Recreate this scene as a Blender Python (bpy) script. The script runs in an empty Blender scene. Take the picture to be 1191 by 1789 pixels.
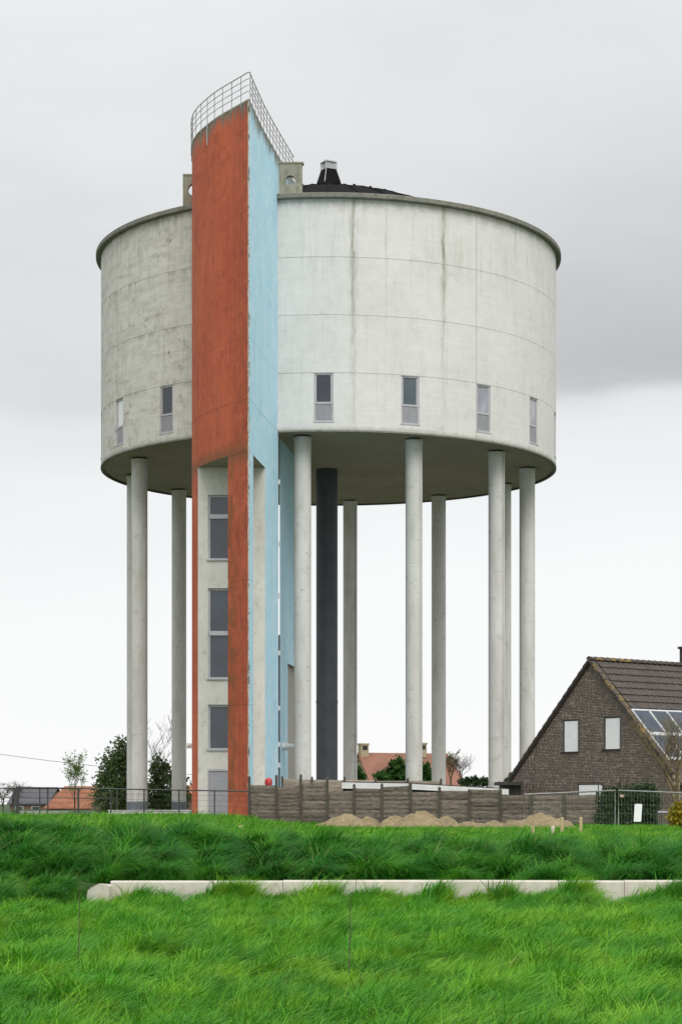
import bpy, math, random
import numpy as np
from mathutils import Vector, noise as mnoise

SC = bpy.context.scene
COL = SC.collection
R = math.radians
rnd = random.Random(11)
NPR = np.random.default_rng(7)

# ------------------------------------------------------------------ camera
F, CX, HY, EYE = 3568.0, 595.5, 1405.0, 0.6          # focal length and horizon in photo pixels, eye height
cam_d = bpy.data.cameras.new('camera')
cam_d.sensor_fit = 'VERTICAL'
cam_d.sensor_height = 36.0
cam_d.lens = F / 1789.0 * 36.0
cam_d.shift_y = (HY - 894.5) / 1789.0
cam_d.clip_start = 0.5
cam_d.clip_end = 9000
cam = bpy.data.objects.new('camera', cam_d)
COL.objects.link(cam)
cam.location = (0, 0, EYE)
cam.rotation_euler = (R(90), 0, 0)
SC.camera = cam

# ------------------------------------------------------------------ world, sun, exposure
SUN_AZ, SUN_EL = 18.0, 46.0        # degrees right of "behind the camera", elevation
world = bpy.data.worlds.new('World')
SC.world = world
world.use_nodes = True


def build_world():
    nt = world.node_tree
    nt.nodes.clear()
    L = nt.links.new

    def nd(t, **k):
        n = nt.nodes.new(t)
        for a, b in k.items():
            setattr(n, a, b)
        return n

    def math_(op, a, b=None, clamp=False):
        n = nd('ShaderNodeMath', operation=op)
        n.use_clamp = clamp
        for i, v in enumerate((a, b)):
            if v is None:
                continue
            if isinstance(v, (int, float)):
                n.inputs[i].default_value = v
            else:
                L(v, n.inputs[i])
        return n.outputs[0]
    sky = nd('ShaderNodeTexSky')
    sky.sky_type = 'NISHITA'
    sky.sun_disc = False
    sky.sun_elevation = R(SUN_EL)
    sky.sun_rotation = R(180 - SUN_AZ)
    bg1 = nd('ShaderNodeBackground')
    L(sky.outputs[0], bg1.inputs[0])
    bg1.inputs[1].default_value = 0.06
    tc = nd('ShaderNodeTexCoord')
    sep = nd('ShaderNodeSeparateXYZ')
    L(tc.outputs['Generated'], sep.inputs[0])
    # cloud layer: heights perturbed by two noises
    mp = nd('ShaderNodeMapping')
    L(tc.outputs['Generated'], mp.inputs[0])
    mp.inputs['Scale'].default_value = (1.0, 1.0, 3.2)
    n1 = nd('ShaderNodeTexNoise')
    L(mp.outputs[0], n1.inputs['Vector'])
    n1.inputs['Scale'].default_value = 5.0
    n1.inputs['Detail'].default_value = 4.0
    n1.inputs['Roughness'].default_value = 0.5
    n2 = nd('ShaderNodeTexNoise')
    L(mp.outputs[0], n2.inputs['Vector'])
    n2.inputs['Scale'].default_value = 13.0
    n2.inputs['Detail'].default_value = 5.0
    n2.inputs['Roughness'].default_value = 0.55
    zp = math_('ADD', sep.outputs[2], math_('MULTIPLY', math_('SUBTRACT', n1.outputs['Fac'], 0.5), 0.05))
    zp = math_('ADD', zp, math_('MULTIPLY', math_('SUBTRACT', n2.outputs['Fac'], 0.5), 0.022))
    lf = nd('ShaderNodeMapRange')
    lf.interpolation_type = 'SMOOTHSTEP'
    L(sep.outputs[0], lf.inputs[0])
    lf.inputs[1].default_value = 0.08
    lf.inputs[2].default_value = -0.14
    zl_ = math_('ADD', zp, math_('MULTIPLY', lf.outputs[0], 0.026))
    ramp = nd('ShaderNodeValToRGB')
    L(zl_, ramp.inputs[0])
    cr = ramp.color_ramp
    cr.interpolation = 'EASE'
    stops = [(0.0, .80, .805, .805), (.10, .785, .795, .795), (.165, .73, .745, .75), (.198, .66, .672, .678),
             (.222, .585, .598, .604), (.27, .615, .628, .635), (.34, .655, .668, .674), (.45, .72, .733, .74), (1.0, 1.05, 1.07, 1.08)]
    while len(cr.elements) < len(stops):
        cr.elements.new(0.5)
    for e, s in zip(cr.elements, stops):
        e.position = s[0]
        e.color = (s[1], s[2], s[3], 1)
    # broad darker and lighter clouds
    n3 = nd('ShaderNodeTexNoise')
    mp3 = nd('ShaderNodeMapping')
    L(tc.outputs['Generated'], mp3.inputs[0])
    mp3.inputs['Scale'].default_value = (1.0, 1.0, 2.5)
    mp3.inputs['Location'].default_value = (0.31, 0.2, 0.0)
    L(mp3.outputs[0], n3.inputs['Vector'])
    n3.inputs['Scale'].default_value = 6.5
    n3.inputs['Detail'].default_value = 5.0
    n3.inputs['Roughness'].default_value = 0.5
    mod = math_('ADD', math_('MULTIPLY', math_('SUBTRACT', n3.outputs['Fac'], 0.5), 0.26), 1.0)
    # cloud shades fade out in the bright strip near the horizon
    fade = nd('ShaderNodeMapRange')
    L(zp, fade.inputs[0])
    fade.inputs[1].default_value = 0.12
    fade.inputs[2].default_value = 0.24
    mixm = math_('ADD', math_('MULTIPLY', math_('SUBTRACT', mod, 1.0), fade.outputs[0]), 1.0)
    # the grey cloud bank with the sharp lower edge towards the right
    cosd = nd('ShaderNodeMapRange')
    cosd.interpolation_type = 'SMOOTHSTEP'
    L(sep.outputs[0], cosd.inputs[0])
    cosd.inputs[1].default_value = -0.10
    cosd.inputs[2].default_value = 0.16
    e1 = nd('ShaderNodeMapRange')
    e1.interpolation_type = 'SMOOTHSTEP'
    L(zp, e1.inputs[0])
    e1.inputs[1].default_value = 0.192
    e1.inputs[2].default_value = 0.208
    e2 = nd('ShaderNodeMapRange')
    e2.interpolation_type = 'SMOOTHSTEP'
    L(zp, e2.inputs[0])
    e2.inputs[1].default_value = 0.34
    e2.inputs[2].default_value = 0.21
    bank = math_('MULTIPLY', math_('MULTIPLY', e1.outputs[0], e2.outputs[0]), cosd.outputs[0])
    mixm = math_('MULTIPLY', mixm, math_('SUBTRACT', 1.0, math_('MULTIPLY', bank, 0.27)))
    bg2 = nd('ShaderNodeBackground')
    L(ramp.outputs[0], bg2.inputs[0])
    L(mixm, bg2.inputs[1])
    mx = nd('ShaderNodeMixShader')
    mx.inputs[0].default_value = 0.95
    L(bg1.outputs[0], mx.inputs[1])
    L(bg2.outputs[0], mx.inputs[2])
    out = nd('ShaderNodeOutputWorld')
    L(mx.outputs[0], out.inputs[0])


build_world()
sun_d = bpy.data.lights.new('sun', 'SUN')
sun_d.energy = 1.5
sun_d.angle = R(35)
sun_d.color = (1.0, 0.97, 0.92)
sun = bpy.data.objects.new('sun', sun_d)
COL.objects.link(sun)
sdir = Vector((math.sin(R(SUN_AZ)) * math.cos(R(SUN_EL)), -math.cos(R(SUN_AZ)) * math.cos(R(SUN_EL)), math.sin(R(SUN_EL))))
sun.rotation_euler = sdir.to_track_quat('Z', 'Y').to_euler()
sun.location = (20, -20, 60)
vs = SC.view_settings
vs.view_transform = 'Standard'
vs.look = 'None'
vs.gamma = 1.0
vs.exposure = 0.32
vs.use_curve_mapping = False
SC.cycles.max_bounces = 6
SC.cycles.diffuse_bounces = 2
SC.cycles.glossy_bounces = 2
SC.cycles.transmission_bounces = 3
SC.cycles.use_adaptive_sampling = True
SC.cycles.adaptive_threshold = 0.02


def P(x, y, Y):
    """photo pixel at distance Y -> world point"""
    return Vector(((x - CX) / F * Y, Y, EYE + (HY - y) / F * Y))


# ------------------------------------------------------------------ mesh helpers
ORIG = {}


class MB:
    def __init__(s):
        s.v, s.f, s.m = [], [], []

    def face(s, pts, mi=0):
        b = len(s.v)
        s.v += [tuple(p) for p in pts]
        s.f.append(tuple(range(b, b + len(pts))))
        s.m.append(mi)

    def raw(s, vs_, fs, mi=0):
        b = len(s.v)
        s.v += [tuple(p) for p in vs_]
        for f in fs:
            s.f.append(tuple(b + i for i in f))
            s.m.append(mi)

    def box(s, x0, x1, y0, y1, z0, z1, mi=0, xf=None):
        c = [(x0, y0, z0), (x1, y0, z0), (x1, y1, z0), (x0, y1, z0), (x0, y0, z1), (x1, y0, z1), (x1, y1, z1), (x0, y1, z1)]
        if xf:
            c = [xf(*p) for p in c]
        s.raw(c, [(0, 3, 2, 1), (4, 5, 6, 7), (0, 1, 5, 4), (1, 2, 6, 5), (2, 3, 7, 6), (3, 0, 4, 7)], mi)

    def prism(s, poly, z0, z1, side_m=None, top_m=0, bot_m=0):
        """poly counter-clockwise seen from above; side_m per edge"""
        n = len(poly)
        b = [(p[0], p[1], z0) for p in poly]
        t = [(p[0], p[1], z1) for p in poly]
        s.face(list(reversed(b)), bot_m)
        s.face(t, top_m)
        for i in range(n):
            j = (i + 1) % n
            s.face([b[i], b[j], t[j], t[i]], side_m[i] if side_m else 0)

    def tube(s, pts, rad, n=6, mi=0, caps=True):
        pts = [Vector(p) for p in pts]
        if not isinstance(rad, (list, tuple)):
            rad = [rad] * len(pts)
        rings = []
        base = len(s.v)
        for i, p in enumerate(pts):
            d = (pts[min(i + 1, len(pts) - 1)] - pts[max(i - 1, 0)])
            if d.length < 1e-9:
                d = Vector((0, 0, 1))
            d.normalize()
            u = d.cross(Vector((0, 0, 1)) if abs(d.z) < 0.9 else Vector((1, 0, 0))).normalized()
            w = d.cross(u)
            for k in range(n):
                a = 2 * math.pi * k / n
                s.v.append(tuple(p + (u * math.cos(a) + w * math.sin(a)) * rad[i]))
        for i in range(len(pts) - 1):
            for k in range(n):
                a, b2 = base + i * n + k, base + i * n + (k + 1) % n
                s.f.append((a, b2, b2 + n, a + n))
                s.m.append(mi)
        if caps:
            s.f.append(tuple(base + k for k in reversed(range(n))))
            s.m.append(mi)
            o = base + (len(pts) - 1) * n
            s.f.append(tuple(o + k for k in range(n)))
            s.m.append(mi)

    def lathe(s, cx, cy, prof, n=64, mi=0):
        """prof list of (r,z) going outward-facing when z rises; surfaces only"""
        base = len(s.v)
        for r_, z_ in prof:
            for k in range(n):
                a = 2 * math.pi * k / n
                s.v.append((cx + r_ * math.cos(a), cy + r_ * math.sin(a), z_))
        for i in range(len(prof) - 1):
            for k in range(n):
                a, b2 = base + i * n + k, base + i * n + (k + 1) % n
                s.f.append((a, b2, b2 + n, a + n))
                s.m.append(mi)

    def build(s, name, mats, parent=None, origin=None, smooth=None, kind=None):
        if not isinstance(mats, (list, tuple)):
            mats = [mats]
        if origin is None:
            origin = ORIG.get(parent.name, Vector((0, 0, 0))) if parent else Vector((0, 0, 0))
        origin = Vector(origin)
        va = np.array(s.v, dtype=np.float64).reshape(-1, 3) - np.array(origin)
        me = bpy.data.meshes.new(name)
        me.from_pydata(va.tolist(), [], s.f)
        for m_ in mats:
            me.materials.append(m_)
        if len(mats) > 1:
            me.polygons.foreach_set('material_index', s.m)
        if smooth:
            me.shade_smooth()
            me.set_sharp_from_angle(angle=R(smooth))
        me.update()
        o = bpy.data.objects.new(name, me)
        COL.objects.link(o)
        if parent:
            o.parent = parent
            o.location = origin - ORIG.get(parent.name, Vector((0, 0, 0)))
        else:
            o.location = origin
        ORIG[o.name] = origin
        if kind:
            o['kind'] = kind
        return o


def tag(o, label, cat, group=None):
    o['label'] = label
    o['category'] = cat
    if group:
        o['group'] = group
    return o


def empty(name, loc, label, cat, group=None):
    o = bpy.data.objects.new(name, None)
    COL.objects.link(o)
    o.location = loc
    o.empty_display_size = 0.3
    ORIG[o.name] = Vector(loc)
    return tag(o, label, cat, group)


def inst(name, mesh, parent, loc, rot=(0, 0, 0), scale=(1, 1, 1)):
    """another object on shared mesh data; loc is relative to the parent"""
    o = bpy.data.objects.new(name, mesh)
    COL.objects.link(o)
    o.parent = parent
    o.location = loc
    o.rotation_euler = rot
    o.scale = scale
    return o


def mesh_only(mb, name, mats, smooth=None):
    if not isinstance(mats, (list, tuple)):
        mats = [mats]
    me = bpy.data.meshes.new(name)
    me.from_pydata(mb.v, [], mb.f)
    for m_ in mats:
        me.materials.append(m_)
    if len(mats) > 1:
        me.polygons.foreach_set('material_index', mb.m)
    if smooth:
        me.shade_smooth()
        me.set_sharp_from_angle(angle=R(smooth))
    return me


def np_mesh(name, V, Fq, mat, parent=None, origin=(0, 0, 0), kind=None, smooth=False):
    """fast mesh from numpy: V (n,3) world, Fq (m,k)"""
    origin = Vector(origin)
    V = np.asarray(V, dtype=np.float32) - np.array(origin, dtype=np.float32)
    Fq = np.asarray(Fq, dtype=np.int32)
    me = bpy.data.meshes.new(name)
    me.vertices.add(len(V))
    me.vertices.foreach_set('co', V.ravel())
    k = Fq.shape[1]
    me.loops.add(Fq.size)
    me.loops.foreach_set('vertex_index', Fq.ravel())
    me.polygons.add(len(Fq))
    me.polygons.foreach_set('loop_start', np.arange(0, Fq.size, k, dtype=np.int32))
    me.update(calc_edges=True)
    me.materials.append(mat)
    if smooth:
        me.shade_smooth()
    o = bpy.data.objects.new(name, me)
    COL.objects.link(o)
    if parent:
        o.parent = parent
        o.location = origin - ORIG.get(parent.name, Vector((0, 0, 0)))
    else:
        o.location = origin
    ORIG[o.name] = origin
    if kind:
        o['kind'] = kind
    return o


def grid_wall(mb, us, vs_, holes, fmap, depth, mi=0, rim=None):
    """faces on a u-v grid except holes, with reveals going in by depth; rim: depth of the outer edge"""
    def inh(u, v):
        return any(h[0] < u < h[1] and h[2] < v < h[3] for h in holes)
    for i in range(len(us) - 1):
        for j in range(len(vs_) - 1):
            if inh((us[i] + us[i + 1]) / 2, (vs_[j] + vs_[j + 1]) / 2):
                continue
            a, b, c, d = us[i], us[i + 1], vs_[j], vs_[j + 1]
            mb.face([fmap(a, c, 0), fmap(b, c, 0), fmap(b, d, 0), fmap(a, d, 0)], mi)
    for (a, b, c, d) in holes:
        mb.face([fmap(a, c, 0), fmap(a, d, 0), fmap(a, d, depth), fmap(a, c, depth)], mi)
        mb.face([fmap(b, d, 0), fmap(b, c, 0), fmap(b, c, depth), fmap(b, d, depth)], mi)
        mb.face([fmap(b, c, 0), fmap(a, c, 0), fmap(a, c, depth), fmap(b, c, depth)], mi)
        mb.face([fmap(a, d, 0), fmap(b, d, 0), fmap(b, d, depth), fmap(a, d, depth)], mi)
    if rim:
        for i in range(len(us) - 1):
            a, b = us[i], us[i + 1]
            c, d = vs_[0], vs_[-1]
            mb.face([fmap(b, c, 0), fmap(a, c, 0), fmap(a, c, rim), fmap(b, c, rim)], mi)
            mb.face([fmap(a, d, 0), fmap(b, d, 0), fmap(b, d, rim), fmap(a, d, rim)], mi)
        c, d = vs_[0], vs_[-1]
        a, b = us[0], us[-1]
        mb.face([fmap(a, c, 0), fmap(a, d, 0), fmap(a, d, rim), fmap(a, c, rim)], mi)
        mb.face([fmap(b, d, 0), fmap(b, c, 0), fmap(b, c, rim), fmap(b, d, rim)], mi)


# ------------------------------------------------------------------ material helpers
class NT:
    def __init__(s, name):
        s.mat = bpy.data.materials.new(name)
        s.mat.use_nodes = True
        s.t = s.mat.node_tree
        s.t.nodes.clear()
        s.out = s.n('ShaderNodeOutputMaterial')
        s.b = s.n('ShaderNodeBsdfPrincipled')
        s.t.links.new(s.b.outputs[0], s.out.inputs[0])
        s.b.inputs['Roughness'].default_value = 0.85

    def n(s, t, **k):
        x = s.t.nodes.new(t)
        for a, b in k.items():
            setattr(x, a, b)
        return x

    def link(s, a, b):
        s.t.links.new(a, b)

    def _in(s, sock, v):
        if isinstance(v, (int, float)):
            sock.default_value = v
        elif isinstance(v, (tuple, list)):
            sock.default_value = tuple(v) + ((1,) if len(v) == 3 and sock.type == 'RGBA' else ())
        else:
            s.link(v, sock)

    def math(s, op, a, b=None, clamp=False):
        x = s.n('ShaderNodeMath', operation=op)
        x.use_clamp = clamp
        s._in(x.inputs[0], a)
        if b is not None:
            s._in(x.inputs[1], b)
        return x.outputs[0]

    def pos(s):
        return s.n('ShaderNodeNewGeometry').outputs['Position']

    def objc(s):
        return s.n('ShaderNodeTexCoord').outputs['Object']

    def rand(s):
        return s.n('ShaderNodeObjectInfo').outputs['Random']

    def map(s, v, scale=(1, 1, 1), loc=(0, 0, 0), rot=(0, 0, 0)):
        x = s.n('ShaderNodeMapping')
        s.link(v, x.inputs[0])
        x.inputs['Scale'].default_value = scale
        x.inputs['Location'].default_value = loc
        x.inputs['Rotation'].default_value = rot
        return x.outputs[0]

    def noise(s, v, scale, detail=4, rough=0.55):
        x = s.n('ShaderNodeTexNoise')
        s.link(v, x.inputs['Vector'])
        x.inputs['Scale'].default_value = scale
        x.inputs['Detail'].default_value = detail
        x.inputs['Roughness'].default_value = rough
        return x.outputs['Fac']

    def rng(s, v, a, b, c=0.0, d=1.0, smooth=True):
        x = s.n('ShaderNodeMapRange')
        if smooth:
            x.interpolation_type = 'SMOOTHSTEP'
        s._in(x.inputs[0], v)
        for i, q in enumerate((a, b, c, d)):
            x.inputs[i + 1].default_value = q
        return x.outputs[0]

    def mix(s, f, a, b, mode='MIX'):
        x = s.n('ShaderNodeMix', data_type='RGBA', blend_type=mode)
        s._in(x.inputs[0], f)
        s._in(x.inputs[6], a)
        s._in(x.inputs[7], b)
        return x.outputs[2]

    def sep(s, v):
        x = s.n('ShaderNodeSeparateXYZ')
        s.link(v, x.inputs[0])
        return x.outputs

    def comb(s, a, b, c):
        x = s.n('ShaderNodeCombineXYZ')
        for i, q in enumerate((a, b, c)):
            s._in(x.inputs[i], q)
        return x.outputs[0]

    def bump(s, h, strength=0.3, dist=0.02):
        x = s.n('ShaderNodeBump')
        x.inputs['Strength'].default_value = strength
        x.inputs['Distance'].default_value = dist
        s.link(h, x.inputs['Height'])
        s.link(x.outputs[0], s.b.inputs['Normal'])

    def done(s, col=None, rough=None, **k):
        if col is not None:
            s._in(s.b.inputs['Base Color'], col)
        if rough is not None:
            s._in(s.b.inputs['Roughness'], rough)
        for a, b in k.items():
            s._in(s.b.inputs[a.replace('_', ' ')], b)
        return s.mat


def plain(name, col, rough=0.7, var=0.15, scale=6.0, bump=0.0, **k):
    t = NT(name)
    p = t.pos()
    nz = t.noise(p, scale, 5, 0.6)
    r_ = t.rand()
    f = t.math('ADD', t.rng(nz, 0.3, 0.7, 1 - var, 1 + var), t.math('MULTIPLY', t.math('SUBTRACT', r_, 0.5), var))
    c = t.mix(1.0, col, t.comb(f, f, f), 'MULTIPLY')
    if bump:
        t.bump(nz, bump, 0.02)
    return t.done(c, rough, **k)


TX, TY = -0.60, 99.5           # axis of the water tower
ZB, ZT, RT = 16.80, 26.84, 11.0


def m_tank():
    t = NT('weathered_white_concrete')
    p = t.pos()
    x, y, z = t.sep(p)
    dx, dy = t.math('SUBTRACT', x, TX), t.math('SUBTRACT', y, TY)
    ang = t.math('ARCTAN2', dx, t.math('MULTIPLY', dy, -1.0))       # 0 towards the camera
    arc = t.math('MULTIPLY', ang, RT)
    cv = t.comb(arc, z, 0.0)
    n_fine = t.noise(t.map(cv, (1, 1, 1)), 2.2, 8, 0.65)
    n_big = t.noise(t.map(cv, (1, 0.8, 1), (3, 7, 0)), 0.35, 5, 0.6)
    n_str = t.noise(t.map(cv, (1, 0.10, 1), (11, 2, 0)), 2.6, 6, 0.6)
    n_str2 = t.noise(t.map(cv, (1, 0.04, 1), (31, 2, 0)), 5.5, 4, 0.6)
    n_board = t.noise(t.map(cv, (0.06, 1, 1), (5, 1, 0)), 7.0, 3, 0.5)
    left = t.rng(ang, -0.15, -0.75)                                  # the rain side is the dirtier one
    c = t.mix(t.rng(n_big, 0.35, 0.7), (.755, .738, .715), (.69, .672, .645))
    c = t.mix(t.math('MULTIPLY', t.rng(n_board, 0.45, 0.65), 0.22), c, (.78, .78, .755))
    c = t.mix(t.math('MULTIPLY', t.rng(n_fine, 0.40, 0.60), t.math('ADD', t.math('MULTIPLY', left, 0.18), 0.20)), c, (.58, .575, .54))
    c = t.mix(t.math('MULTIPLY', t.rng(t.noise(t.map(cv, (.5, 1, 1), (2, 2, 0)), 9.0, 5, 0.7), .48, .7), 0.22), c, (.585, .58, .555))
    c = t.mix(t.math('MULTIPLY', left, 0.4), c, (.64, .615, .54))
    n_pat = t.noise(t.map(cv, (.8, 1, 1), (17, 5, 0)), 1.5, 9, .74)
    c = t.mix(t.math('MULTIPLY', t.rng(n_pat, .42, .68), t.math('MULTIPLY', left, .55)), c, (.44, .415, .33))
    n_hor = t.noise(t.map(cv, (.22, 1.3, 1), (23, 5, 0)), 2.4, 7, .7)
    c = t.mix(t.math('MULTIPLY', t.rng(n_hor, .5, .66), t.math('MULTIPLY', left, .40)), c, (.38, .36, .28))
    c = t.mix(t.math('MULTIPLY', t.rng(n_pat, .44, .30), t.math('MULTIPLY', left, .5)), c, (.70, .68, .62))
    # blotches and streaks
    blot = t.math('MULTIPLY', t.rng(n_fine, 0.52, 0.72), t.rng(n_big, 0.44, 0.6))
    c = t.mix(t.math('MULTIPLY', blot, t.math('ADD', t.math('MULTIPLY', left, 0.85), 0.13)), c, (.22, .21, .155))
    top = t.rng(z, ZT - 4.5, ZT)
    st = t.math('MULTIPLY', t.rng(n_str, 0.52, 0.72), t.math('ADD', t.math('MULTIPLY', top, 0.42), 0.16))
    st = t.math('MULTIPLY', st, t.math('ADD', t.math('MULTIPLY', left, 0.7), 0.62))
    c = t.mix(st, c, (.36, .355, .29))
    st2 = t.math('MULTIPLY', t.rng(n_str2, 0.56, 0.7), t.math('ADD', t.math('MULTIPLY', left, 0.35), 0.14))
    c = t.mix(st2, c, (.37, .36, .31))
    # fresher lime streaks
    c = t.mix(t.math('MULTIPLY', t.rng(t.noise(t.map(cv, (1, 0.06, 1), (71, 3, 0)), 4.0, 4, .6), 0.6, 0.72), 0.3), c, (.78, .78, .75))
    # long green-grey runs under the eave, at their places on the wall
    for a0, wd, zl, st_, sd in ((5.9, 1.3, 8.5, .38, 14), (27.8, 1.5, 6.5, .38, 19), (5.9, .55, 9.5, 1.0, 4), (27.6, .55, 8.0, 1.0, 9), (50.6, .3, 2.3, .6, 15), (-62, .5, 4.2, .6, 22), (-51, .45, 3.2, .6, 29), (13.5, .3, 6.5, .35, 41), (-40, .5, 3.4, .5, 63)):
        wob = t.math('MULTIPLY', t.math('SUBTRACT', t.noise(t.comb(float(sd), z, 0.0), 1.3, 4), 0.5), 0.016)
        d_ = t.math('ABSOLUTE', t.math('SUBTRACT', t.math('ADD', ang, wob), R(a0)))
        core = t.rng(d_, R(wd) * 1.25, R(wd) * 0.25)
        ln = t.rng(z, ZT - zl, ZT - zl * 0.12, 0.2, 1.0)
        brk = t.rng(t.noise(t.map(cv, (2.0, 0.35, 1), (sd, sd, 0)), 2.4, 4, .6), 0.36, 0.6)
        f = t.math('MULTIPLY', t.math('MULTIPLY', core, ln), t.math('MULTIPLY', brk, st_))
        c = t.mix(f, c, (.31, .315, .245))
    # soil below the eave and along the bottom edge and the joints
    c = t.mix(t.math('MULTIPLY', t.rng(z, ZT - 0.8, ZT - 0.05), t.math('MULTIPLY', t.rng(n_fine, .35, .6), 0.45)), c, (.40, .39, .34))
    lo = t.rng(t.math('ADD', z, t.math('MULTIPLY', t.math('SUBTRACT', n_fine, .5), .5)), ZB + .22, ZB + .02)
    c = t.mix(t.math('MULTIPLY', lo, .6), c, (.33, .34, .28))
    zl = t.math('MODULO', t.math('SUBTRACT', z, ZB), 2.51)
    jd = t.math('MULTIPLY', t.rng(zl, 2.2, 2.5), t.math('MULTIPLY', t.rng(n_str, .46, .62), t.math('ADD', t.math('MULTIPLY', left, .6), .1)))
    c = t.mix(jd, c, (.30, .295, .24))
    # small dark chips
    ch = t.rng(t.noise(t.map(cv, (1, 1, 1), (51, 3, 0)), 4.3, 3, 0.7), 0.70, 0.74)
    c = t.mix(t.math('MULTIPLY', ch, .75), c, (.20, .20, .18))
    t.bump(t.math('ADD', n_fine, t.math('MULTIPLY', n_board, .6)), 0.4, 0.03)
    return t.done(c, 0.9)


def m_conc(name, col, dirt, amt=0.35, scale=1.0, greens=0.0, k=(1, 1, .25)):
    t = NT(name)
    p = t.pos()
    n1 = t.noise(t.map(p, k), 2.0 * scale, 7, 0.65)
    n2 = t.noise(p, 0.6 * scale, 4, 0.6)
    n3 = t.noise(t.map(p, (1, 1, 1), (9, 4, 2)), 5.0 * scale, 5, 0.7)
    c = t.mix(t.rng(n2, .35, .65), col, tuple(q * 0.88 for q in col))
    c = t.mix(t.math('MULTIPLY', t.rng(n1, .45, .68), amt), c, dirt)
    c = t.mix(t.math('MULTIPLY', t.rng(n3, .62, .70), amt), c, tuple(q * .6 for q in dirt))
    if name.endswith('slab') and 'fence' in name:
        k_ = t.rng(t.rand(), 0, 1, .68, 1.32, False)
        c = t.mix(1.0, c, t.comb(k_, k_, k_), 'MULTIPLY')
    if greens:
        c = t.mix(t.math('MULTIPLY', t.rng(n3, .5, .62), greens), c, (.16, .17, .09))
    t.bump(n3, 0.3, 0.02)
    return t.done(c, 0.9)


def m_paint(name, col, dark, stain, light, top_z, edge=None):
    """old paint on concrete: blotches, flaking, moss runs from the top"""
    t = NT(name)
    p = t.pos()
    x, y, z = t.sep(p)
    n1 = t.noise(t.map(p, (1, 1, .35)), 1.3, 6, .62)
    n2 = t.noise(p, .38, 4, .6)
    n3 = t.noise(t.map(p, (1, 1, .05)), 4.0, 5, .6)
    n4 = t.noise(t.map(p, (1, 1, .55), (3, 8, 1)), 3.1, 7, .7)
    n5 = t.noise(t.map(p, (.3, .3, 1.6), (4, 1, 7)), 1.9, 5, .6)
    c = t.mix(t.rng(n2, .35, .65), col, dark)
    c = t.mix(t.math('MULTIPLY', t.rng(n1, .48, .66), .40), c, tuple(q * .80 for q in dark))
    c = t.mix(t.math('MULTIPLY', t.rng(n5, .52, .66), .35), c, tuple(q * 1.12 for q in col))
    c = t.mix(t.math('MULTIPLY', t.rng(n3, .5, .68), .45), c, stain)
    c = t.mix(t.math('MULTIPLY', t.rng(n4, .655, .69), .75), c, light)
    n6 = t.noise(t.map(p, (.9, .9, .8), (7, 2, 5)), 2.3, 9, .75)
    c = t.mix(t.math('MULTIPLY', t.rng(n6, .50, .62), .5), c, stain)
    n7 = t.noise(t.map(p, (1.2, 1.2, .12), (2, 9, 5)), 6.0, 6, .7)
    c = t.mix(t.math('MULTIPLY', t.rng(n7, .60, .68), .5), c, light)
    # moss down from the top edge
    run = t.math('ADD', z, t.math('MULTIPLY', t.math('SUBTRACT', n3, .5), 2.6))
    c = t.mix(t.math('MULTIPLY', t.rng(run, top_z - .55, top_z - .05), .9), c, (.20, .195, .15))
    if edge:
        c = edge(t, p, c, n1, n4)
    t.bump(t.math('ADD', n4, n1), .35, .02)
    return t.done(c, .88)


FIN_TOP = 28.73


def orange_edge(t, p, c, n1, n4):
    x, y, z = t.sep(p)
    # brown rust-green soil along the outer corner and the lower pier
    d = t.math('SUBTRACT', y, 81.6)
    e = t.math('MULTIPLY', t.rng(t.math('ADD', d, t.math('MULTIPLY', t.math('SUBTRACT', n1, .5), 2.0)), 1.6, .1), t.rng(n4, .35, .62))
    c = t.mix(t.math('MULTIPLY', e, .45), c, (.20, .05, .027))
    inner = t.rng(t.math('ADD', d, t.math('MULTIPLY', t.math('SUBTRACT', n1, .5), 1.2)), .55, 1.3)
    inner = t.math('MULTIPLY', inner, t.rng(y, 84.2, 83.2))
    lo = t.math('MULTIPLY', t.math('MULTIPLY', t.rng(z, 15.3, 14.0), inner), t.math('MULTIPLY', t.rng(n4, .36, .58), .75))
    c = t.mix(lo, c, (.20, .085, .03))
    ar = t.math('MULTIPLY', t.math('MULTIPLY', t.rng(z, 15.4, 14.8), t.rng(z, 14.2, 14.7)), .65)
    c = t.mix(ar, c, (.17, .09, .035))
    return c


def m_glass(name, col, rough=0.06, ior=1.6):
    t = NT(name)
    n = t.noise(t.pos(), .8, 3)
    c = t.mix(t.rng(n, .3, .7), col, tuple(min(q * 1.5, q * .5 + .42) for q in col))
    return t.done(c, rough, IOR=ior)


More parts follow.
